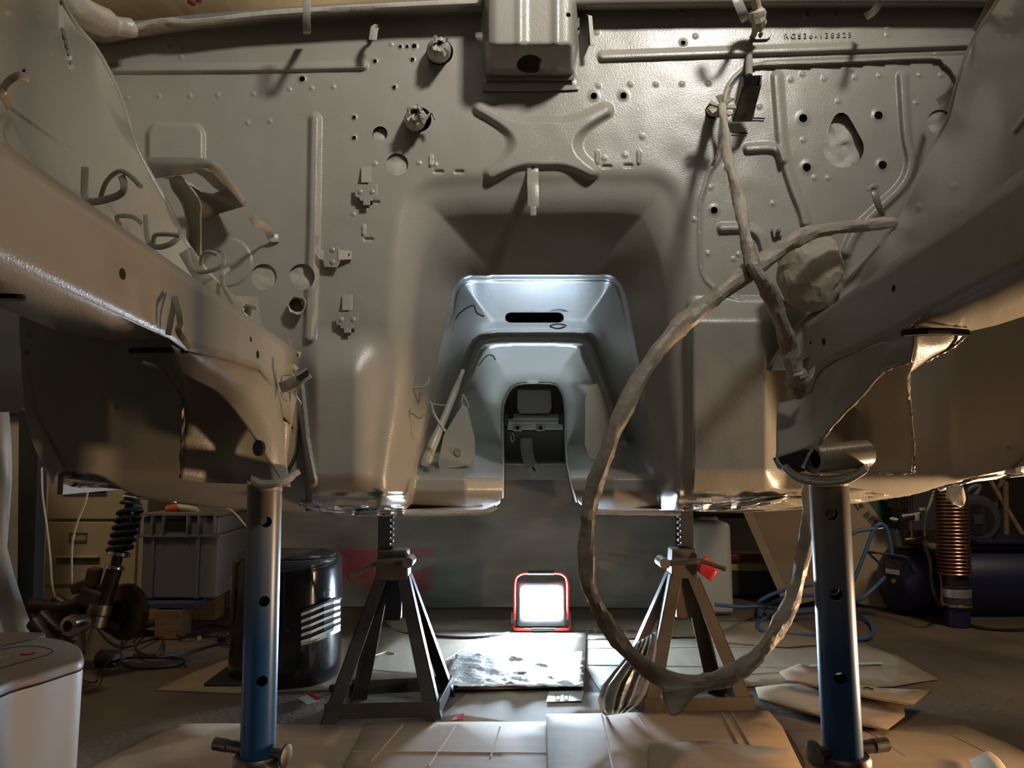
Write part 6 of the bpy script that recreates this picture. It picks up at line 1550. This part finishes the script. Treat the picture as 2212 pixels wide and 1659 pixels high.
# a flat board leaning back in the plane through these points
Bd = lambda px, py: P(px, py, 3.10 + .20 * (1330 - py) / 250)
g = Geo(); g.prism([Bd(1826, 1075), Bd(1885, 1060), Bd(1990, 1120), Bd(2010, 1330), Bd(1826, 1300)], (0.01, .05, 0)); pn = T_.part('front_panel', g, M['card'], bevel=.001)
g = Geo(); g.prism([Bd(1870, 1078) + Vector((0, -.002, 0)), Bd(1890, 1062) + Vector((0, -.002, 0)), Bd(1945, 1085) + Vector((0, -.002, 0)), Bd(1945, 1135) + Vector((0, -.002, 0)), Bd(1912, 1132) + Vector((0, -.002, 0))], (0, -.0008, 0)); T_.part('green_print', g, M['green'], parent=pn)
g = Geo(); g.patch([[Bd(1894, 1070) + Vector((0, -.006, 0)), Bd(1912, 1072) + Vector((0, -.006, 0))], [Bd(1908, 1080) + Vector((0, -.006, 0)), Bd(1916, 1080) + Vector((0, -.006, 0))], [Bd(1924, 1088) + Vector((0, -.006, 0)), Bd(1928, 1088) + Vector((0, -.006, 0))]], 3, 3); T_.part('pale_swoosh', g, M['white_label'], parent=pn, solid=.0004)
u_ = (Bd(1896, 1136) - Bd(1862, 1102)).normalized(); nb = Vector((0, -1, -.1)).normalized(); v_ = nb.cross(u_).normalized()
if v_.z < 0: v_ = -v_
R_ = Matrix((u_, v_, u_.cross(v_))).transposed()
letters('BEST', .043, 'carton_lettering', M['print'], pn, T_.loc, Bd(1861, 1112) + Vector((0, -.004, 0)), R_, .0004)
g = Geo(); q = [(1838, 1081), (1855, 1080), (1866, 1094), (1852, 1102)]; g.prism([Bd(*p) + Vector((0, -.003, 0)) for p in q], (0, -.0008, 0)); T_.part('printed_emblem', g, M['print'], parent=pn)
g = Geo(); g.tube([Bd(1848, 1082) + Vector((0, -.0045, 0)), Bd(1850, 1089) + Vector((0, -.0045, 0)), Bd(1854, 1097) + Vector((0, -.0045, 0))], .0012, 5, smooth=3); T_.part('emblem_stroke', g, M['white_label'], parent=pn)
# compressor
T_ = Thing('air_compressor', 'navy blue workshop air compressor with horizontal tank at the right', 'compressor', G(2100, 1335))
KD = 2.90
def KP(px, py, o=0): return P(px, py, KD + o)
c0 = KP(1938, 1255, .12); rT = .143
tanklen = 1.1
g = Geo(); prof = [(.001, -.066), (.06, -.062), (.102, -.048), (.130, -.022), (rT, .02), (rT, tanklen), (.1, tanklen + .04)]
g.lathe(prof, c0 + Vector((.02, 0, 0)), (1, .02, 0), 56); T_.part('tank', g, M['navy'], smooth=True)
g = Geo(); g.patch([[c0 + Vector((x, math.sin(a) * (rT + .001), math.cos(a) * (rT + .001))) for x in (.10, .4, .8, 1.1)] for a in (-.45, -.2, 0, .25, .5)], 2, 3); T_.part('dusty_top', g, M['dust'], smooth=True, solid=.001)
g = Geo(); g.box(c0 + Vector((.60, -.0, rT + .016)), (.70, .22, .014)); T_.part('mount_plate', g, M['navy'], bevel=.003)
for dx in (.08, .8):
    g = Geo(); g.box((c0.x + dx, c0.y, .035), (.05, .16, .07)); T_.part('foot', g, M['navy'], bevel=.004)
# carry loop
g = Geo(); g.tube([KP(1906, 1222, -.02), KP(1878, 1196, -.03), KP(1882, 1193, -.03), KP(1950, 1202, -.03), KP(1963, 1212, -.03), KP(1972, 1238, .0)], .0042, 8, smooth=4); T_.part('carry_loop', g, M['navy_mat'], smooth=True)
g = Geo(); g.prism([KP(1912, 1205, -.035), KP(1948, 1212, -.035), KP(1945, 1240, -.045), KP(1911, 1234, -.045)], (.001, .002, 0)); pl = T_.part('rating_plate', g, M['grease'])
for k in range(4):
    g = Geo(); yy = 1228 + k * 2.6; g.prism([KP(1913, yy, -.048), KP(1943, yy + 5, -.048), KP(1943, yy + 6.2, -.048), KP(1913, yy + 1.2, -.048)], (0, .001, 0)); T_.part('plate_line', g, M['white_label'], parent=pl)
g = Geo(); g.lathe([(.009, 0), (.009, .008)], KP(1930, 1254, -.045), (-.4, -1, 0), 6); T_.part('drain_plug', g, M['brass'])
# motor with fan grille
mc = KP(2112, 1122, .10); g = Geo(); g.lathe([(.080, .0), (.092, .014), (.095, .024), (.095, .26)], mc, (.15, 1, 0), 44); mo = T_.part('motor', g, M['navy_mat'], smooth=True)
g = Geo(); g.lathe([(.061, -.001), (.061, .001)], mc, (.15, 1, 0), 32); T_.part('fan_backing', g, M['inside'], parent=mo)
for k in range(-7, 8):
    h = math.sqrt(max(.061 ** 2 - (k * .008) ** 2, 0))
    g = Geo(); g.bar(mc + Vector((k * .008, -.004, -h)), mc + Vector((k * .008, -.004, h)), .002, .002, up=(0, 1, 0)); T_.part('grille_wire', g, M['navy_mat'], parent=mo)
    g = Geo(); g.bar(mc + Vector((-h, -.004, k * .008)), mc + Vector((h, -.004, k * .008)), .002, .002); T_.part('grille_wire', g, M['navy_mat'], parent=mo)
g = Geo(); g.box(mc + Vector((0, -.005, 0)), (.037, .004, .037)); T_.part('fan_boss', g, M['navy_mat'], parent=mo, bevel=.001)
g = Geo(); g.box(mc + Vector((.0, .06, -.105)), (.06, .14, .06)); T_.part('motor_foot', g, M['navy_mat'], bevel=.003)
# pump block and fittings
g = Geo(); g.box(KP(1995, 1090, .25), (.20, .14, .20)); T_.part('pump_head', g, M['navy_mat'], bevel=.006)
for k in range(7):
    g = Geo(); g.box(KP(1930 + k * 5, 1078, .22), (.004, .09, .07)); T_.part('cooling_fin', g, M['darkgrey'])
g = Geo(); g.tube([KP(1946, 1118), KP(1985, 1112)], .016, 14); T_.part('regulator', g, M['steel'], smooth=True)
g = Geo(); g.lathe([(.015, 0), (.018, .004), (.018, .029), (.015, .031)], KP(1929, 1138, -.01), (0, -.3, 1), 22); ga = T_.part('pressure_gauge', g, M['black_matt'], smooth=True)
g = Geo(); g.lathe([(.015, .0312), (.015, .0318)], KP(1929, 1138, -.01), (0, -.3, 1), 22); T_.part('gauge_face', g, M['white_label'], parent=ga)
g = Geo(); g.tube([KP(1930, 1140), KP(1932, 1150)], .013, 14); T_.part('filter_cap', g, mat('teal_plastic', (.05, .16, .17), .3), smooth=True)
g = Geo(); g.tube([KP(1934, 1150), KP(1944, 1180)], [.014, .011], 14); T_.part('filter_bowl', g, M['steel'], smooth=True)
g = Geo(); g.tube([KP(1968, 1120), KP(1970, 1170)], .006, 10); T_.part('brass_pipe', g, M['brass'], smooth=True)
g = Geo(); g.box(KP(1955, 1152, .02), (.022, .02, .022)); T_.part('solenoid', g, M['black_matt'], bevel=.002)
g = Geo(); g.tube([KP(1955, 1166), KP(2005, 1162)], .007, 10); T_.part('brass_pipe', g, M['brass'], smooth=True)
g = Geo(); g.tube([KP(1940, 1181, .02), KP(1990, 1181, .02)], .012, 12); T_.part('manifold', g, M['black_matt'], smooth=True)
g = Geo(); g.box(KP(1980, 1118, -.01), (.018, .015, .026)); T_.part('white_valve', g, M['white_plastic'], bevel=.002)
g = Geo(); g.box(KP(1992, 1100, -.01), (.022, .012, .010)); T_.part('white_tag', g, M['white_plastic'], bevel=.001)
g = Geo(); g.tube([KP(1895, 1143, -.03), KP(1915, 1141, -.03)], .006, 12); T_.part('hose_coupling', g, M['chrome'], smooth=True)
g = Geo(); g.tube([KP(2018, 1060), KP(2008, 1090), KP(2000, 1115), KP(1998, 1150), KP(2002, 1180)], .005, 8, smooth=5); T_.part('cream_pipe', g, M['cream_hose'], smooth=True)
# ribbed copper cooler in front of the tank
T_ = Thing('copper_cooler', 'upright coil of ribbed copper pipe on a steel canister in front of the tank', 'aftercooler', G(2066, 1345))
ND = 2.78
def NP(px, py): return P(px, py, ND)
r_ = 31 / F * ND; zt_, zb_ = NP(2055, 1060).z, NP(2060, 1240).z
n_t = 24
g = Geo(); g.lathe([(r_ * .72, 0), (r_ * .72, zt_ - zb_)], (NP(2062, 1240).x, ND, zb_), (-.04, 0, 1), 24); T_.part('core', g, M['grease'], smooth=True)
for k in range(n_t):
    t = k / (n_t - 1); c = Vector((NP(2062 - 8 * t, 1).x * 1.0, ND, zb_ + (zt_ - zb_) * t)); c.x = NP(2062, 1240).x + (NP(2053, 1060).x - NP(2062, 1240).x) * t
    g = Geo(); g.tube([c + Vector((r_ * math.cos(a), r_ * math.sin(a), 0.0055 * a / 6.28)) for a in np.linspace(0, 2 * math.pi, 25)], .0040, 6, cap=False); T_.part('copper_ring', g, M['copper'], smooth=True)
cx_ = NP(2065, 1280).x
def canr(y0, y1, rr, m, nm):
    g = Geo(); z1, z0 = NP(2065, y0).z, max(NP(2065, y1).z, 0); g.lathe([(rr * .95, 0), (rr, .002), (rr, z1 - z0 - .002), (rr * .95, z1 - z0)], (cx_, ND, z0), (0, 0, 1), 32); return T_.part(nm, g, m, smooth=True)
canr(1240, 1262, r_ * .8, M['grease'], 'neck'); canr(1262, 1270, r_ * .92, M['black_matt'], 'upper_ring'); canr(1270, 1289, r_ * .95, M['steel'] if False else mat('satin_aluminium', (.55, .53, .50), .4, .8), 'steel_band'); canr(1289, 1302, r_ * .92, M['darkgrey'], 'grey_band'); canr(1302, 1309, r_ * .98, M['chrome'], 'lower_ring'); canr(1309, 1352, r_ * .8, M['navy'], 'base_cup')
g = Geo(); g.tube([NP(2030, 1238), NP(2034, 1260), NP(2034, 1290), NP(2036, 1310)], .004, 8, smooth=4); T_.part('copper_tail', g, M['copper'], smooth=True)
g = Geo(); g.tube([NP(2034, 1290), NP(2036, 1306)], .0075, 8); T_.part('brass_nut', g, M['brass'])
g = Geo(); g.tube([P(1992, 1170, 2.74), P(2008, 1210, 2.72), P(2012, 1260, 2.70), P(2025, 1300, 2.70), G(2050, 1330, .006), G(2100, 1352, .006), G(2160, 1360, .006), G(2230, 1360, .006), G(2300, 1362, .006)], .0062, 8, smooth=6)
single('grey_hose', 'grey hose dropping past the tank and running out along the floor to the right', 'hose', g, M['grease'], G(2100, 1352), smooth=True)
# blue air hose coiled on the floor
hs = [[(1545, 1306), (1600, 1311), (1640, 1310), (1700, 1318), (1800, 1322), (1860, 1330), (1885, 1355), (1878, 1375), (1850, 1380), (1760, 1372), (1690, 1370), (1645, 1362), (1640, 1345), (1680, 1326), (1740, 1322), (1800, 1316), (1850, 1300), (1890, 1268), (1912, 1246)],
      [(1632, 1330), (1640, 1300), (1690, 1276), (1760, 1262), (1800, 1262)], [(1634, 1355), (1650, 1315), (1700, 1290), (1760, 1286)]]
hl = ['blue air hose running from behind the canister in coils to the compressor', 'blue air hose arc rising behind the right blue stand', 'smaller inner arc of blue air hose behind the right blue stand']
for lab, pts in zip(hl, hs):
    g = Geo(); g.tube([G(x, y, .008 + .006 * (i % 2)) if y > 1312 else P(x, y, 2.80) for i, (x, y) in enumerate(pts)], .0066, 8, smooth=7); single('air_hose', lab, 'hose', g, M['blue_hose'], G(pts[0][0], 1340), group='coils of blue air hose', smooth=True)
g = Geo(); g.tube([P(1838, 1268, 2.8), P(1850, 1240, 2.8), P(1868, 1195, 2.8), P(1885, 1150, 2.8), P(1896, 1134, 2.8), P(1908, 1134, 2.8), P(1918, 1150, 2.8), P(1924, 1180, 2.8), P(1926, 1196, 2.8)], .0072, 8, smooth=7); single('air_hose', 'blue air hose arching over the gauge in front of the printed carton', 'hose', g, M['blue_hose'], P(1838, 1268, 2.8), group='coils of blue air hose', smooth=True)
g = Geo(); g.tube([P(1832, 1160, 2.8), P(1850, 1148, 2.8), P(1880, 1143, 2.8), P(1895, 1143, 2.8)], .0072, 8, smooth=5); single('air_hose', 'short blue air hose entering the coupling from the left', 'hose', g, M['blue_hose'], P(1832, 1160, 2.8), group='coils of blue air hose', smooth=True)
T_ = Thing('hose_end', 'black hose connector lying right of the canister foot', 'connector', G(1556, 1308))
g = Geo(); g.tube([G(1542, 1312, .012), G(1568, 1312, .012)], .011, 12); T_.part('rubber_sleeve', g, M['rubber'], smooth=True)
g = Geo(); g.tube([G(1568, 1312, .012), G(1575, 1312, .012)], .008, 12); T_.part('metal_ring', g, M['chrome'], smooth=True)
# clutter against the dark wall at the right
for lab, pts, r, m_ in (('pale timber pole leaning in the dark right corner', [(2140, 1040, 3.5), (2212, 1160, 3.4), (2300, 1290, 3.3)], .011, 'wood'), ('grey-green pipe standing behind the motor', [(2165, 1035, 3.5), (2150, 1110, 3.5), (2138, 1160, 3.5), (2125, 1175, 3.5), (2120, 1285, 3.5)], .014, 'crate'),
                        ('curved grey bracket pipe above the motor', [(2085, 1065, 3.4), (2100, 1052, 3.4), (2115, 1050, 3.4), (2112, 1062, 3.4), (2098, 1085, 3.4), (2092, 1150, 3.4), (2092, 1290, 3.4)], .010, 'crate'), ('thin brown upright rod in the dark right corner', [(2172, 1040, 3.45), (2174, 1180, 3.45), (2174, 1287, 3.45)], .012, 'wood')):
    g = Geo(); g.tube([P(*p) for p in pts], r, 10, smooth=5); single('leaning_pipe', lab, 'pipe', g, M[m_], P(*pts[0]), smooth=True)
# red twist hook hanging from the ceiling sheet
g = Geo(); g.tube([P(408, 2, 1.9), P(418, 8, 1.9), P(424, -4, 1.9), P(432, 4, 1.9)], .006, 8, smooth=4); single('dark_knot', 'small dark red knot above the cowl lip at the upper left', 'knot', g, M['maroon'], P(420, 0, 1.9), smooth=True)
